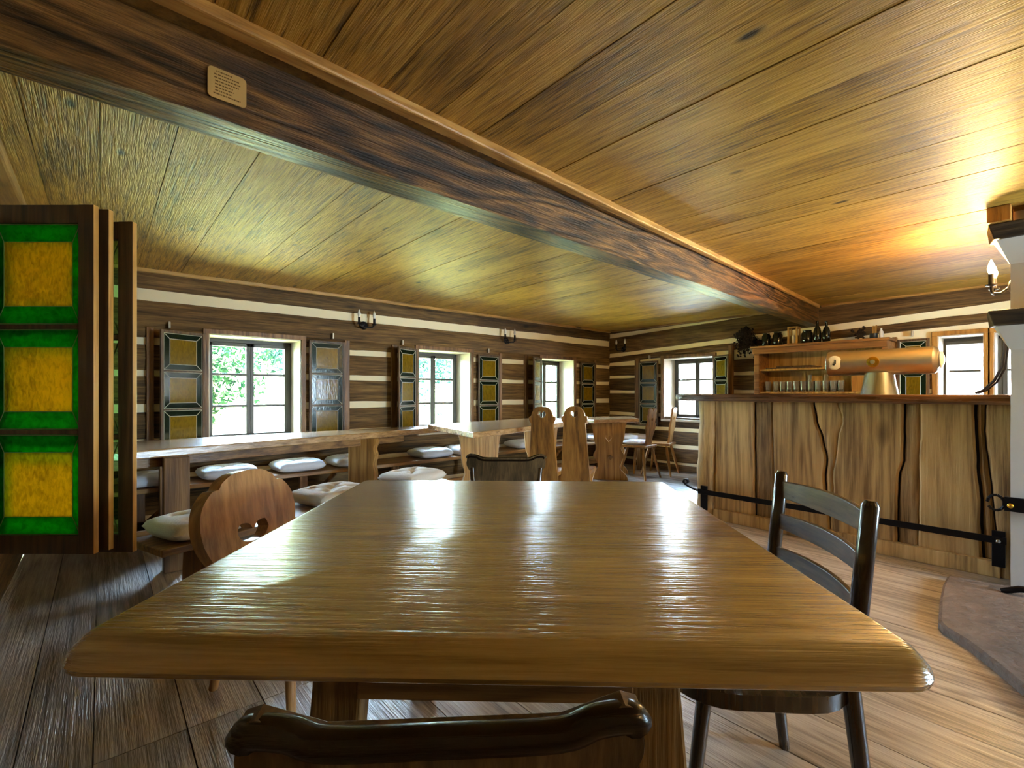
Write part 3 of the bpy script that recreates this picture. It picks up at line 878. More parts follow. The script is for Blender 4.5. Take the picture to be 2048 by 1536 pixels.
# ------------------------------------------------------------------ peg legged chairs
def peg_chair(label, loc, rz):
    t = thing('peg_chair', label, 'chair', loc, rz, 'peg-legged chairs with carved backs')
    half = spline([(0, .90), (.02, .935), (.06, .95), (.095, .92), (.09, .87), (.105, .83), (.09, .76), (.115, .70), (.10, .64), (.07, .55), (.075, .44)], 4)
    o = half+[(-x, z) for x, z in half[::-1] if x > 1e-6]
    lean = Matrix.Translation((0, -.14, .45)) @ Matrix.Rotation(R(8), 4, 'X') @ Matrix.Translation((0, 0, -.45))
    bm = newbm(); board(bm, o, [circ(0, .80, .025, 12)], .025, lean); obj('backrest', bm, CHAIRM, t, bevel=.003)
    bm = newbm(); hexa(bm, [(-.16, -.17, .42), (.16, -.17, .42), (.21, .19, .42), (-.21, .19, .42)], [(-.16, -.17, .45), (.16, -.17, .45), (.21, .19, .45), (-.21, .19, .45)]); obj('seat', bm, CHAIRM, t, bevel=.006)
    for sx in (-1, 1):
        for y0, y1 in ((-.11, -.20), (.12, .21)):
            bm = newbm(); lathe(bm, [(.013, 0), (.022, .3), (.017, .425)], 10, aim((sx*.2, y1, 0), (sx*.11, y0, .42))); obj('leg', bm, CHAIRM, t, smooth=50)
    return t
c0 = peg_chair('peg-legged chair with cushion and carved back pushed up to the far table', (5.55, 3.79, 0), R(4))
dup(c0, (6.03, 3.77, 0), R(15), 'peg-legged chair with carved back against the end wall, beside the window', 'peg-legged chairs with carved backs')
cushion('tufted cushion on the peg-legged chair at the far table', (5.55, 3.84, .452), .05, .34, .27, .06, None, 'tufted cushions on the wall bench')

# ------------------------------------------------------------------ bar
t = thing('bar_counter', 'rustic bar counter faced with waney-edged oak planks', 'bar counter', (0, 0, 0))
XBAR = 4.25
def wav(pts):
    pts = sorted(pts)
    def f(z):
        if z <= pts[0][0]: v = pts[0][1]
        elif z >= pts[-1][0]: v = pts[-1][1]
        else:
            for (za, ya), (zb, yb) in zip(pts, pts[1:]):
                if za <= z <= zb:
                    u = (z-za)/(zb-za); u = u*u*(3-2*u); v = ya+(yb-ya)*u; break
        return v+.006*noise.noise((v*9, z*5, 1))+.003*noise.noise((v*9, z*17, 2))
    return f
def plank(fa, fb, mat, depth=0, th=.035, n=24, zb=.10):
    bm = newbm(); rows = []
    for i in range(n+1):
        z = zb+(1.088-zb)*i/n
        a, b = fa(z), fb(z)
        x = XBAR+depth
        rows.append([bm.verts.new(q) for q in ((x+.012, a, z), (x, a-.012, z), (x-.003+.003*noise.noise((z*3, a*4, 0)), (a+b)/2, z), (x, b+.012, z), (x+.012, b, z), (x+th, b, z), (x+th, a, z))])
    for i in range(n):
        for k in range(7): bm.faces.new((rows[i][k], rows[i][(k+1) % 7], rows[i+1][(k+1) % 7], rows[i+1][k]))
    bm.faces.new(rows[0][::-1]); bm.faces.new(rows[-1])
    return obj('plank', bm, mat, t, smooth=40)
g = lambda *p: wav(p)
G0 = g((.1, 2.11), (.6, 2.095), (1.09, 2.10)); G1 = g((.1, 1.745), (.6, 1.75), (1.09, 1.752))
G1b = g((.1, 1.60), (.5, 1.60), (1.09, 1.61)); G2 = g((1.09, 1.31), (.95, 1.29), (.8, 1.245), (.62, 1.215), (.5, 1.225), (.1, 1.19))
G2b = g((1.09, 1.14), (.95, 1.105), (.8, 1.135), (.5, 1.165), (.1, 1.175)); G3 = g((1.09, .74), (.7, .742), (.55, .775), (.1, .78))
G3b = g((1.09, .655), (.6, .66), (.1, .665)); G4 = g((1.09, .39), (.7, .375), (.4, .36), (.1, .35))
G5 = g((1.09, .335), (.85, .33), (.55, .305), (.3, .285), (.1, .28))
sh = lambda f, d: (lambda z: f(z)+d)
plank(G0, sh(G1, .006), BARW); plank(sh(G1, -.008), sh(G1b, .0), BARK, .012); plank(G1b, sh(G2, .006), BARW, .004)
plank(sh(G2, -.008), G2b, BARW, .010); plank(sh(G2b, .002), sh(G3, .005), BARW, -.004); plank(sh(G3, -.007), G3b, BARK, .010)
plank(sh(G3b, .001), sh(G4, .004), BARW); plank(sh(G4, -.01), sh(G5, .012), BARK, .025); plank(G5, lambda z: .215, BARK, -.02, .06, 24, .004)
bm = newbm()
tube(bm, [(XBAR+.05, 2.185+.012*math.sin(z*5), z) for z in [i/10*1.088 for i in range(11)]], [.09+.006*math.sin(i*2.1) for i in range(11)], 16)
pl = obj('corner_post', bm, BARW, t, smooth=60); pl['label'] = 'round log post at the bar corner'
bm = newbm(); box(bm, (XBAR+.045, .215, .002), (XBAR+.065, 2.12, 1.088)); box(bm, (XBAR+.065, 2.09, .02), (4.78, 2.12, 1.088)); obj('backing', bm, BARGAP, t)
bm = newbm(); box(bm, (XBAR-.035, .27, 0), (XBAR-.0, 2.10, .10)); box(bm, (XBAR-.01, .29, 0), (XBAR+.02, 2.10, .10)); obj('plinth', bm, BARW, t, bevel=.006)
bm = newbm()
front = spline([(2.50, 4.26), (2.42, 4.17), (2.2, 4.12), (1.7, 4.10), (1.0, 4.11), (.5, 4.10), (.222, 4.10)], 5)
o = [(x, y) for y, x in front]+[(4.82, .222), (4.82, 2.40), (4.6, 2.50)]
slab(bm, [([(x+.014, y) for x, y in o], 1.078), (o, 1.092), (o, 1.128), ([(x+.006, y) for x, y in o], 1.138)])
obj('countertop', bm, BARTOP, t, smooth=40)
# foot rail
bm = newbm()
box(bm, (4.165, .24, .225), (4.177, 2.22, .268))
fr = obj('foot_rail', bm, IRON, t, bevel=.002); fr['label'] = 'black iron foot rail ending in a scroll'
bm = newbm()
pts = [(4.171, 2.22, .247), (4.171, 2.28, .262), (4.171, 2.335, .285)]
for k in range(11):
    an = R(-20+k*30); pts.append((4.171, 2.343+.028*math.cos(an)*(1-k*.03)-.006, .318+.028*math.sin(an)*(1-k*.03)))
n = len(pts)
rows = []
for i, q in enumerate(pts):
    rows.append([bm.verts.new((q[0]+dx, q[1], q[2])) for dx in (-.02, .02)])
for i in range(n-1): bm.faces.new((rows[i][0], rows[i][1], rows[i+1][1], rows[i+1][0]))
sc_ = obj('scroll', bm, IRON, fr, smooth=60); md = sc_.modifiers.new('thick', 'SOLIDIFY'); md.thickness = .009
for y, ex in ((2.17, .02), (.275, .0)):
    bm = newbm(); box(bm, (4.178, y-.03, .08), (4.20, y+.03, .30)); box(bm, (4.178, y-.012, .235), (4.26, y+.012, .262)); obj('bracket', bm, IRON, fr, bevel=.003)
bm = newbm(); lathe(bm, [(.004, -.012), (.013, -.004), (.013, .004), (.004, .012)], 12, Matrix.Translation((4.155, .275, .243)) @ Matrix.Rotation(R(90), 4, 'Y')); obj('bolt', bm, STEEL, fr, smooth=50)

# beer tower standing on the bar
t = thing('beer_tower', 'satin metal beer tap tube lying across a flared steel pedestal on the bar', 'beer tap', (4.60, .955, 1.139))
bm = newbm()
prof = [(.105, -.352), (.118, -.345), (.121, -.33), (.116, -.315), (.116, .30), (.118, .315), (.10, .335), (.06, .345)]
lathe(bm, [(r*.86, z) for r, z in prof], 32, Matrix.Translation((0, -.01, .252)) @ Matrix.Rotation(R(90), 4, 'X'))
obj('tap_tube', bm, BRASS, t, smooth=40)
bm = newbm(); lathe(bm, [(.122, 0), (.12, .01), (.11, .06), (.10, .12), (.093, .17)], 28); obj('pedestal', bm, STEEL, t, smooth=50)
bm = newbm(); lathe(bm, [(.02, 0), (.042, .002), (.04, .01), (.03, .013)], 24, Matrix.Translation((-.094, .02, .25)) @ Matrix.Rotation(R(-90), 4, 'Y')); b = obj('badge', bm, GOLD, t, smooth=40); b['label'] = 'round gold badge with a crest'
bm = newbm(); lathe(bm, [(.012, 0), (.016, .002), (.016, .006), (.008, .008)], 12, Matrix.Translation((-.107, .02, .25)) @ Matrix.Rotation(R(-90), 4, 'Y')); obj('crest', bm, BRASS, b, smooth=40)
bm = newbm(); lathe(bm, [(.03, 0), (.05, .003), (.05, .008), (.04, .012)], 24, Matrix.Translation((-.088, .275, .255)) @ Matrix.Rotation(R(-90), 4, 'Y') @ Matrix.Scale(1.15, 4, (1, 0, 0))); b = obj('emblem', bm, PORC, t, smooth=40); b['label'] = 'round white enamel emblem'
bm = newbm(); tube(bm, [(-.102, .268, .278), (-.102, .268, .248), (-.102, .276, .236), (-.102, .286, .246)], .005, 6); obj('mark', bm, CABLE, b)
bm = newbm(); lathe(bm, [(.06, 0), (.066, .006), (.03, .02)], 24, Matrix.Translation((0, -.36, .252)) @ Matrix.Rotation(R(90), 4, 'X')); obj('end_cap', bm, PORC, t, smooth=40)
# hose beside the pillar
bm = newbm()
tube(bm, [(4.42, .40, 1.148), (4.42, .36, 1.17), (4.42, .31, 1.23), (4.42, .275, 1.32), (4.42, .262, 1.44), (4.42, .262, 1.56)], .008, 8)
tube(bm, [(4.44, .39, 1.147), (4.44, .35, 1.165), (4.44, .30, 1.22), (4.44, .262, 1.31), (4.44, .25, 1.43), (4.44, .25, 1.56)], .006, 8)
tag(obj('drinks_hose', bm, CABLE, smooth=60), 'dark blue hose curving down onto the bar beside the white pillar', 'hose')

# ------------------------------------------------------------------ back bar shelves and what stands on them
t = thing('back_bar_shelf', 'wooden back-bar shelf unit against the end wall behind the bar', 'shelf', (0, 0, 0))
bm = newbm(); box(bm, (6.08, 1.18, 1.695), (6.46, 2.56, 1.722)); obj('top_board', bm, SHELFW, t, bevel=.004)
bm = newbm(); box(bm, (6.10, 1.20, 1.625), (6.125, 2.54, 1.694)); obj('fascia', bm, SHELFW, t, bevel=.004)
for y0, y1 in ((2.47, 2.53), (1.20, 1.25)):
    bm = newbm(); box(bm, (6.13, y0, .02), (6.455, y1, 1.694)); obj('side_panel', bm, SHELFW, t, bevel=.004)
bm = newbm(); box(bm, (6.43, 1.25, .02), (6.455, 2.47, 1.694)); obj('back_panel', bm, SHELFB, t)
for z in (1.42, 1.145, .6):
    bm = newbm(); box(bm, (6.15, 1.25, z), (6.43, 2.47, z+.02)); obj('shelf_board', bm, SHELFB, t, bevel=.002)

def add_glass(label, loc, r=.034, h=.125, grp='glasses in a row on the back-bar shelf'):
    bm = newbm()
    lathe(bm, [(r*.75, 0), (r*.8, .003), (r*.82, .02), (r, h), (r-.0025, h), (r*.82-.003, .024), (.004, .014)], 14)
    o = obj('drinking_glass', bm, GLASS, smooth=50, loc=loc)
    return tag(o, label, 'glass', grp)
g1 = add_glass('small clear drinking glass in the row on the back-bar shelf', (6.22, 2.40, 1.1655))
ys = [2.31, 2.235, 2.16, 2.085, 2.01, 1.935, 1.86, 1.785, 1.71, 1.635]
def gcopy(loc, sc=(1, 1, 1), label=None):
    c = g1.copy(); C.objects.link(c); c.location = loc; c.scale = sc
    if label: c['label'] = label
for y in ys: gcopy((6.22, y, 1.1655))
for y in [2.35, 2.2, 2.05, 1.9, 1.75, 1.67]: gcopy((6.33, y, 1.1655))
for y, lb in ((2.0, 'tall clear glass standing behind the short glasses, left one'), (1.83, 'tall clear glass standing behind the short glasses, right one')):
    c = g1.copy(); C.objects.link(c); c.location = (6.40, y, 1.1655); c.scale = (.75, .75, 1.6); c['label'] = lb; c['group'] = 'tall glasses at the back of the shelf'
# tray stack on the upper shelf
for k, (y0, y1, z) in enumerate(((1.86, 2.42, 1.4405), (1.93, 2.30, 1.457))):
    bm = newbm(); box(bm, (6.2, y0, z), (6.38, y1, z+.016)); tag(obj('dark_tray', bm, SHUT, bevel=.003), ('long dark tray lying on the upper back-bar shelf', 'shorter dark tray stacked on the long one, upper shelf')[k], 'tray', 'dark trays on the upper shelf')
# wooden crate beside glasses
t = thing('wooden_box', 'upright orange-brown wooden box between the glasses and the pedestal', 'box', (6.26, 1.46, 1.1655))
bm = newbm(); box(bm, (-.08, -.07, 0), (.08, .07, .235)); obj('box_body', bm, CASING_L, t, bevel=.006)
bm = newbm(); box(bm, (-.085, -.075, .236), (.085, .075, .25)); obj('lid', bm, CASING_L, t, bevel=.003)
# jars, lantern, bottles on top
def bottle(label, loc, prof, mat, grp, name='bottle', cat='bottle'):
    bm = newbm(); lathe(bm, prof, 18); o = obj(name, bm, mat, smooth=45, loc=loc)
    return tag(o, label, cat, grp)
ZT = 1.7225
JAR = [(.045, 0), (.05, .01), (.05, .13), (.038, .15), (.04, .165)]
BOT = [(.035, 0), (.04, .008), (.04, .13), (.03, .17), (.014, .20), (.014, .25), (.017, .26)]
bottle('dark green glass jar on the shelf top beside the dried bunch', (6.25, 2.43, ZT), JAR, BOTTLE, None, 'glass_jar', 'jar')
bottle('dark glass jar on the shelf top, just left of the wooden lantern', (6.25, 2.30, ZT), [(r*1.1, z*1.0) for r, z in JAR], BOTTLE, None, 'glass_jar', 'jar')
bottle('dark round jar on the shelf top, just right of the wooden lantern', (6.25, 1.98, ZT), [(r*1.2, z*.95) for r, z in JAR], BOTTLE, None, 'glass_jar', 'jar')
bottle('dark bottle on the shelf top, nearest the ceiling beam end', (6.25, 1.875, ZT), BOT, BOTTLE, None)
bottle('dark bottle on the shelf top, rightmost of the two below the beam', (6.25, 1.785, ZT), [(r, z*.93) for r, z in BOT], BOTTLE, None)
t = thing('candle_lantern', 'small wooden frame lantern on top of the back-bar shelf', 'lantern', (6.25, 2.12, ZT))
bm = newbm(); box(bm, (-.06, -.06, 0), (.06, .06, .018)); obj('base', bm, SHELFB, t, bevel=.003)
bm = newbm()
for sx in (-1, 1):
    for sy in (-1, 1): box(bm, (sx*.045-.009, sy*.045-.009, .018), (sx*.045+.009, sy*.045+.009, .20))
obj('frame', bm, SHELFB, t)
bm = newbm(); box(bm, (-.055, -.055, .20), (.055, .055, .214)); obj('lantern_lid', bm, SHELFB, t, bevel=.003)
bm = newbm(); lathe(bm, [(.022, 0), (.024, .004), (.024, .09), (.02, .094)], 14, Matrix.Translation((0, 0, .018))); obj('candle', bm, BULB, t, smooth=40)
# little wall shelf objects right of the unit
bottle('white bottle beside the jar of sticks above the beer tap', (6.22, 1.275, ZT), [(.018, 0), (.02, .005), (.02, .07), (.009, .09), (.009, .11)], PORC, None)
t = thing('stick_jar', 'black jar full of pale wooden sticks above the beer tap', 'jar', (6.22, 1.34, ZT))
bm = newbm(); lathe(bm, [(.032, 0), (.036, .005), (.036, .06), (.03, .06), (.03, .01)], 18); obj('jar_body', bm, BLACK, t, smooth=45)
for k in range(9):
    an = k*2.4; r = .018*(k % 3)/2
    bm = newbm(); tube(bm, [(r*math.cos(an), r*math.sin(an), .012), (r*1.5*math.cos(an), r*1.5*math.sin(an), .125+.01*(k % 3))], .004, 6); obj('stick', bm, SHELFB, t)
def twigs(name, label, cat, loc, n, spread, h, seed, hang=False):
    rs = random.Random(seed); bm = newbm()
    for i in range(n):
        an = rs.uniform(0, 6.283); r = spread*math.sqrt(rs.random()); hh = h*rs.uniform(.5, 1)
        s = -1 if hang else 1
        if hang:
            u = rs.random(); hh = .10+.30*u; r *= .7+.45*math.sin(math.pi*min(1, u+.12))
        p1 = Vector((.45*r*math.cos(an), r*math.sin(an), s*hh))
        tube(bm, [(0, 0, 0), p1*.5+Vector((0, 0, .01)), p1], .002, 5)
        for k in range(5):
            q = p1*rs.uniform(.45, 1.05)+Vector((rs.uniform(-.02, .02), rs.uniform(-.02, .02), rs.uniform(-.02, .02)))
            m = Matrix.Translation(q) @ Matrix.Rotation(rs.uniform(0, 6), 4, (rs.random(), rs.random(), rs.random()+.01))
            lathe(bm, [(.001, -.012), (.011, -.004), (.012, .004), (.001, .013)], 6, m)
    return tag(obj(name, bm, DRIED, loc=loc), label, cat)
twigs('dried_bunch', 'dark bunch of dried flowers hanging head-down on the end wall', 'dried flowers', (6.40, 2.74, 2.03), 80, .17, .44, 9, True)
twigs('dried_sprig', 'small dried flower sprig lying above the left end of the beer tap', 'dried flowers', (6.2, 1.47, ZT), 14, .07, .13, 5)

# ------------------------------------------------------------------ wall lamps
def sconce(label, loc, rz, lit=False):
    t = thing('wall_lamp', label, 'wall lamp', loc, rz, 'candle wall lamps')
    # local: +y out of the wall, x along the wall
    bm = newbm(); lathe(bm, [(.035, 0), (.045, .006), (.03, .014), (.012, .02)], 16, Matrix.Rotation(R(-90), 4, 'X')); obj('wall_plate', bm, IRON, t, smooth=45)
    bm = newbm()
    tube(bm, [(0, .01, 0), (0, .05, -.035), (0, .085, -.03)], .008, 8)
    tube(bm, [(-.085, .085, .005), (-.06, .085, -.025), (0, .085, -.03), (.06, .085, -.025), (.085, .085, .005)], .008, 8)
    obj('arm', bm, IRON, t, smooth=50)
    for sx in (-1, 1):
        bm = newbm(); lathe(bm, [(.008, 0), (.026, .006), (.028, .012), (.013, .014), (.013, .075)], 14, Matrix.Translation((sx*.085, .085, .0))); cd = obj('candle_tube', bm, IRON, t, smooth=45)
        bm = newbm(); lathe(bm, [(.009, 0), (.016, .02), (.017, .035), (.010, .065), (.002, .085)], 14, Matrix.Translation((sx*.085, .085, .075))); obj('bulb', bm, BULBON if lit else BULB, cd, smooth=60)
    return t
w0 = sconce('candle wall lamp between the nearest and middle garden windows', (2.17, YL-.012, 1.885), math.pi)
dup(w0, (4.20, YL-.012, 1.865), math.pi, 'candle wall lamp between the middle and corner garden windows', 'candle wall lamps')
dup(w0, (XB-.014, 4.72, 1.865), math.pi/2, 'candle wall lamp on the end wall right beside the room corner', 'candle wall lamps')

# ------------------------------------------------------------------ white pillar with ledges, hearth
bm = newbm()
n = 24
box(bm, (3.96, -.9, 0), (4.95, .213, 2.19))
bmesh.ops.subdivide_edges(bm, edges=bm.edges[:], cuts=14, use_grid_fill=True)
for v in bm.verts:
    nn = noise.noise(v.co*2.3)*.006
    if v.co.x < 3.97: v.co.x += nn
    if v.co.y > .20: v.co.y += -abs(nn)-.018*max(0, (1.1-v.co.z))*0
pil = struct(obj('wall_pillar', bm, WHITE, smooth=40))
LEDGE = wood('ledge_dark_wood', S(30,22,14), S(58,46,30), S(84,68,44), 'Y', 1, .45, .8, .3, .1)
def ledge(z0, z1, label):
    bm = newbm()
    hexa(bm, [(3.84, -.9, z0), (3.84, .27, z0), (3.97, .30, z0), (3.97, -.9, z0)], [(3.80, -.9, z1), (3.80, .292, z1), (3.97, .31, z1), (3.97, -.9, z1)])
    o = obj('ledge', bm, LEDGE, pil, bevel=.006); o['label'] = label
    bm = newbm()
    hexa(bm, [(3.955, -.9, z0-.13), (3.955, .215, z0-.13), (3.965, .215, z0-.13), (3.965, -.9, z0-.13)], [(3.86, -.9, z0), (3.86, .262, z0), (3.965, .28, z0), (3.965, -.9, z0)])
    obj('corbel', bm, WHITE, pil)
ledge(2.02, 2.10, 'upper dark timber ledge'); ledge(1.53, 1.615, 'lower dark timber ledge')
bm = newbm(); box(bm, (3.77, .20, 2.101), (3.95, .295, 2.187)); obj('corner_block', bm, CASING_L, pil, bevel=.004)
bm = newbm()
box(bm, (3.925, -.6, .475), (3.945, .235, .555))
for k in range(10):
    a0, a1 = R(k*33), R((k+1)*33)
    tube(bm, [(3.935, .27+.035*math.cos(a0), .515+.045*math.sin(a0)), (3.935, .27+.035*math.cos(a1), .515+.045*math.sin(a1))], .008, 6)
ib = obj('iron_band', bm, IRON, pil); ib['label'] = 'black iron band with a ring end'
bm = newbm(); lathe(bm, [(.004, -.016), (.014, -.008), (.014, .008), (.004, .016)], 12, Matrix.Translation((3.915, .21, .51)) @ Matrix.Rotation(R(90), 4, 'Y')); obj('knob', bm, GOLD, ib, smooth=50)
fill_lamp = sconce('added lit candle lamp for warm fill, out of view on the right-hand wall', (1.6, YR+.013, 1.72), 0, True)  # unseen lamp, added to give warm fill from the right
lamp = sconce('lit candle wall lamp glowing on the white pillar', (4.14, .2125, 1.79), 0, True)

bm = newbm()
oh = [(3.90, .475), (3.70, .47), (3.40, .445), (3.10, .41), (3.04, .385), (2.95, .30), (2.80, .20), (2.60, .08), (2.3, -.1), (2.0, -.4), (2.0, -1.5), (3.96, -1.5), (3.96, .2)]
oh = oh[::-1]
slab(bm, [(oh, .0015), (oh, .032), ([(x+.012*(3.2-x)/2, y-.012) for x, y in oh], .043)])
bmesh.ops.triangulate(bm, faces=[f for f in bm.faces if len(f.verts) > 4])
struct(obj('floor_hearth', bm, STONE))
t = thing('fire_dog', 'black iron fire-dog foot standing on the stone hearth by the white pillar', 'fire iron', (3.80, .19, .044))
bm = newbm(); tube(bm, [(0, .05, .006), (0, .03, .012), (0, -.02, .035), (0, -.12, .05)], [.012, .016, .018, .016], 8); obj('foot', bm, IRON, t, smooth=50)
bm = newbm(); tube(bm, [(0, -.05, .03), (0, -.05, .20), (0, -.045, .3)], [.012, .01, .008], 8); obj('upright', bm, IRON, t, smooth=50)

# ------------------------------------------------------------------ sign on the beam
yf = lambda x: 1.60+.05*x
t = thing('beam_sign', 'small cream card sign with rounded corners fixed to the dark ceiling beam', 'sign', (.281, yf(.281)-.007, 2.048), math.atan(.05))
bm = newbm(); board(bm, [(x, z) for x, z in rrect(-.05, .05, -.044, .044, .012, 5)], [], .003); obj('card', bm, PAPER, t)
bm = newbm()
rs = random.Random(4)
for k, (x0, x1) in enumerate(((-.03, .012), (-.034, .030), (-.034, .034), (-.032, .030), (-.032, .014), (-.032, .016), (-.032, .012), (-.036, .034))):
    z = .034-k*.0092
    x = x0
    while x < x1:
        w = rs.uniform(.003, .009)
        box(bm, (x, -.0006, z-.0016), (min(x+w, x1), .0002, z+.0016)); x += w+.0018
obj('lettering', bm, INK, t)

# ------------------------------------------------------------------ outdoors
def grass_mat():
    nt = NT('garden_grass')
    v, a, r = coords(nt)
    n = nt.noise(v, 5, 6, .7)
    nt.bsdf(Base_Color=nt.ramp(n, [(.3, S(96,106,46)), (.7, S(150,152,92))]), Roughness=.9, Normal=nt.bump(n, .6, .05))
    return nt.m
GRASS = grass_mat()
def leaf_mat(nm, a, b):
    nt = NT(nm)
    v, at, r = coords(nt)
    n = nt.noise(v, 3, 3)
    c = nt.ramp(n, [(.35, a), (.65, b)])
    d = nt.n('ShaderNodeBsdfDiffuse'); tr = nt.n('ShaderNodeBsdfTranslucent'); mx = nt.n('ShaderNodeMixShader'); mx.inputs[0].default_value = .45
    nt.set(d.inputs[0], c); nt.set(tr.inputs[0], c)
    nt.t.links.new(d.outputs[0], mx.inputs[1]); nt.t.links.new(tr.outputs[0], mx.inputs[2]); nt.t.links.new(mx.outputs[0], nt.out.inputs[0])
    return nt.m
LEAF1 = leaf_mat('bush_leaves', S(10,24,14), S(32,50,26)); LEAF2 = leaf_mat('tree_leaves', S(12,28,22), S(36,56,44))
bm = newbm(); rows = []
for i in range(25):
    for_row = []
    for j in range(40):
        x = -14+j*.8; y = 5.5+i*.8
        z = -.15+max(0, (y-6))*.17+.15*noise.noise((x*.4, y*.4, 0))
        for_row.append(bm.verts.new((x, y, z)))
    rows.append(for_row)
for i in range(24):
    for j in range(39): bm.faces.new((rows[i][j], rows[i][j+1], rows[i+1][j+1], rows[i+1][j]))
struct(obj('ground_garden', bm, GRASS, smooth=60))
bm = newbm(); box(bm, (6.95, -14, -.3), (30, 5.3, -.12)); struct(obj('ground_yard', bm, STONE))

def gz(x, y): return -.15+max(0, (y-6))*.17+.15*noise.noise((x*.4, y*.4, 0))
def tree(label, x, y, rad, hz, zc, seed, mat, n=2600, name='garden_tree', cat='tree', leaf_s=.062):
    rs = random.Random(seed); z0 = gz(x, y)
    t = thing(name, label, cat, (x, y, z0-.02))
    bm = newbm()
    blobs = [(Vector((rs.uniform(-.6, .6)*rad, rs.uniform(-.6, .6)*rad, zc+rs.uniform(-.6, .6)*hz)), rs.uniform(.35, .6)) for k in range(9)]
    for i in range(n):
        c, s = rs.choice(blobs)
        d = Vector((rs.gauss(0, 1), rs.gauss(0, 1), rs.gauss(0, 1))).normalized()*rs.uniform(.55, 1)**.5
        q = c+Vector((d.x*rad*s, d.y*rad*s, d.z*hz*s))
        if q.z < .05: continue
        a = Vector((rs.gauss(0, 1), rs.gauss(0, 1), rs.gauss(0, 1))).normalized(); b = a.orthogonal().normalized()
        L = leaf_s*rs.uniform(.6, 1.3)
        v = [bm.verts.new(q+a*L*u+b*L*w) for u, w in ((-1, 0), (0, .45), (1, 0), (0, -.45))]
        bm.faces.new(v)
    obj('foliage', bm, mat, t)
    bm = newbm(); tube(bm, [(0, 0, 0), (.04, .03, zc*.5), (0, 0, zc)], [.12*rad/1.5, .09*rad/1.5, .03], 8); obj('trunk', bm, BARK, t, smooth=60)
tree('leafy bush outside the nearest garden window, left half', 1.5, 9.9, 1.05, 1.4, 1.2, 1, LEAF1, 3600)
tree('tall tree outside the nearest garden window, right half', 3.6, 12.4, 1.25, 2.2, 2.0, 2, LEAF2, 4200)
tree('leafy tree outside the middle garden window, left half', 6.0, 10.2, 1.15, 1.5, 1.1, 3, LEAF2, 1500)
tree('dense bush outside the middle garden window, right half', 8.5, 11.6, 1.15, 1.5, 1.0, 4, LEAF1, 1500)
tree('leafy tree seen through the garden window next to the corner', 11.2, 10.6, 1.3, 1.7, 1.1, 5, LEAF2, 1800)
tree('distant tree high on the bank behind the nearest garden window', 4.2, 17.6, 1.9, 2.2, 1.8, 6, LEAF2, 4000, leaf_s=.11)
tree('distant tree on the bank behind the middle garden window', 9.6, 15.8, 1.9, 1.7, 1.2, 8, LEAF2, 1500, leaf_s=.11)
# stack of roof tiles / stone edging on the lawn
t = thing('stone_edging', 'low sloping row of grey stones on the lawn outside the nearest garden window', 'stone edging', (.95, 7.9, gz(.95, 7.9)), R(-14))
rs = random.Random(2)
for k in range(9):
    bm = newbm(); x = -.9+k*.23
    box(bm, (x, -.14, -.05), (x+.21, .14, .26-.018*k+rs.uniform(-.02, .02))); obj('stone', bm, WHITE, t, bevel=.02)
bm = newbm(); tube(bm, [(2.55, 9.2, gz(2.55, 9.2)-.05), (2.55, 9.2, 3.3)], .07, 10)
tag(obj('white_post', bm, PORC, smooth=60), 'white post standing in the garden beyond the nearest window', 'post')
# neighbour house behind the end windows
ROOF = NT('roof_tiles')
v, a_, r_ = coords(ROOF)
mpp = ROOF.n('ShaderNodeMapping'); ROOF.set(mpp.inputs['Vector'], v); mpp.inputs['Rotation'].default_value = (R(90), 0, R(90)); mpp.inputs['Scale'].default_value = (3, 3, 3)
br = ROOF.n('ShaderNodeTexBrick'); ROOF.set(br.inputs['Vector'], mpp.outputs[0]); br.inputs['Color1'].default_value = S(62,44,42); br.inputs['Color2'].default_value = S(50,34,32); br.inputs['Mortar'].default_value = S(16,10,10)
ROOF.bsdf(Base_Color=br.outputs[0], Roughness=.8)
t = thing('neighbour_house', 'pale rendered house with tiled roof seen through the end-wall windows', 'house', (12.5, 0, -.12))
bm = newbm(); box(bm, (0, -7, 0), (5, 7, 1.98)); obj('house_wall', bm, WHITE, t)
bm = newbm(); hexa(bm, [(-.45, -7.4, 1.93), (-.45, 7.4, 1.93), (2.6, 7.4, 4.3), (2.6, -7.4, 4.3)], [(-.45, -7.4, 2.03), (-.45, 7.4, 2.03), (2.6, 7.4, 4.4), (2.6, -7.4, 4.4)]); obj('roof', bm, ROOF.m, t)
bm = newbm(); tube(bm, [(-.47, -7.4, 1.93), (-.47, 7.4, 1.93)], .06, 8); obj('gutter', bm, SASH, t)
bm = newbm(); box(bm, (-.08, .15, 0), (-.0, .33, 1.9)); obj('downpipe', bm, plain('blue_grey_paint', S(120,134,168), .5), t)

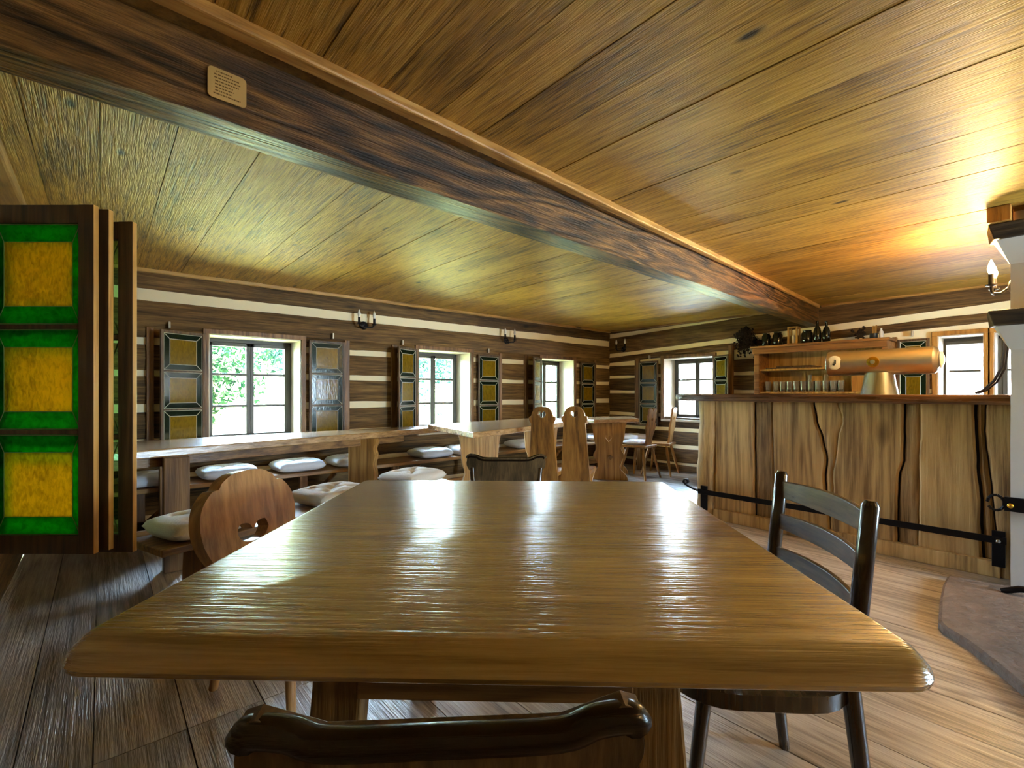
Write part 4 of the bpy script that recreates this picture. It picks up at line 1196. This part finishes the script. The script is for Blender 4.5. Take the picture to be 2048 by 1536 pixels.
# ------------------------------------------------------------------ light
w = bpy.data.worlds.new('world'); SC.world = w; w.use_nodes = True
nt = w.node_tree; bg = nt.nodes['Background']
tc = nt.nodes.new('ShaderNodeTexCoord'); sep = nt.nodes.new('ShaderNodeSeparateXYZ'); nt.links.new(tc.outputs['Generated'], sep.inputs[0])
rp = nt.nodes.new('ShaderNodeValToRGB'); nt.links.new(sep.outputs[2], rp.inputs[0])
rp.color_ramp.elements[0].position = .0; rp.color_ramp.elements[0].color = (.66, .82, 1, 1)
rp.color_ramp.elements[1].position = .9; rp.color_ramp.elements[1].color = (.38, .6, 1, 1)
nt.links.new(rp.outputs[0], bg.inputs[0]); bg.inputs[1].default_value = 48.0

for wl, a0, a1, z0, z1 in WIN+FILL_WIN:
    l = bpy.data.lights.new('daylight_portal', 'AREA'); l.shape = 'RECTANGLE'; l.size = a1-a0; l.size_y = z1-z0
    l.cycles.is_portal = True
    o = bpy.data.objects.new('daylight_portal', l); C.objects.link(o)
    f = wmap(wl); o.location = f((a0+a1)/2, .44, (z0+z1)/2)
    d = Vector(f(0, 0, 0))-Vector(f(0, 1, 0))
    o.rotation_euler = d.to_track_quat('-Z', 'Y').to_euler()
for sx, bx, by, bz in ((-1, 4.14, .2125, 1.79), (1, 4.14, .2125, 1.79), (-1, 1.6, YR+.013, 1.72), (1, 1.6, YR+.013, 1.72)):  # the last two bulbs belong to the added fill lamp
    l = bpy.data.lights.new('bulb_light', 'POINT'); l.color = (1, .60, .19); l.energy = 46 if bx > 3 else 10; l.shadow_soft_size = .02
    o = bpy.data.objects.new('bulb_light', l); C.objects.link(o); o.location = (bx+sx*.085, by+.085, bz+.115)

sun = bpy.data.lights.new('sun', 'SUN'); sun.energy = 110; sun.angle = R(2); sun.color = (1, .95, .85)
o = bpy.data.objects.new('sun', sun); C.objects.link(o); o.rotation_euler = Vector((.75, .10, -.65)).to_track_quat('-Z', 'Y').to_euler(); o.location = (-6, -2, 9)
SC.view_settings.view_transform = 'Standard'; SC.view_settings.look = 'None'
SC.view_settings.exposure = 1.9; SC.view_settings.gamma = 1
SC.view_settings.use_curve_mapping = False
SC.cycles.use_denoising = True
SC.cycles.max_bounces = 8; SC.cycles.diffuse_bounces = 4; SC.cycles.transparent_max_bounces = 12
SC.cycles.sample_clamp_indirect = 6
SC.cycles.adaptive_threshold = .02
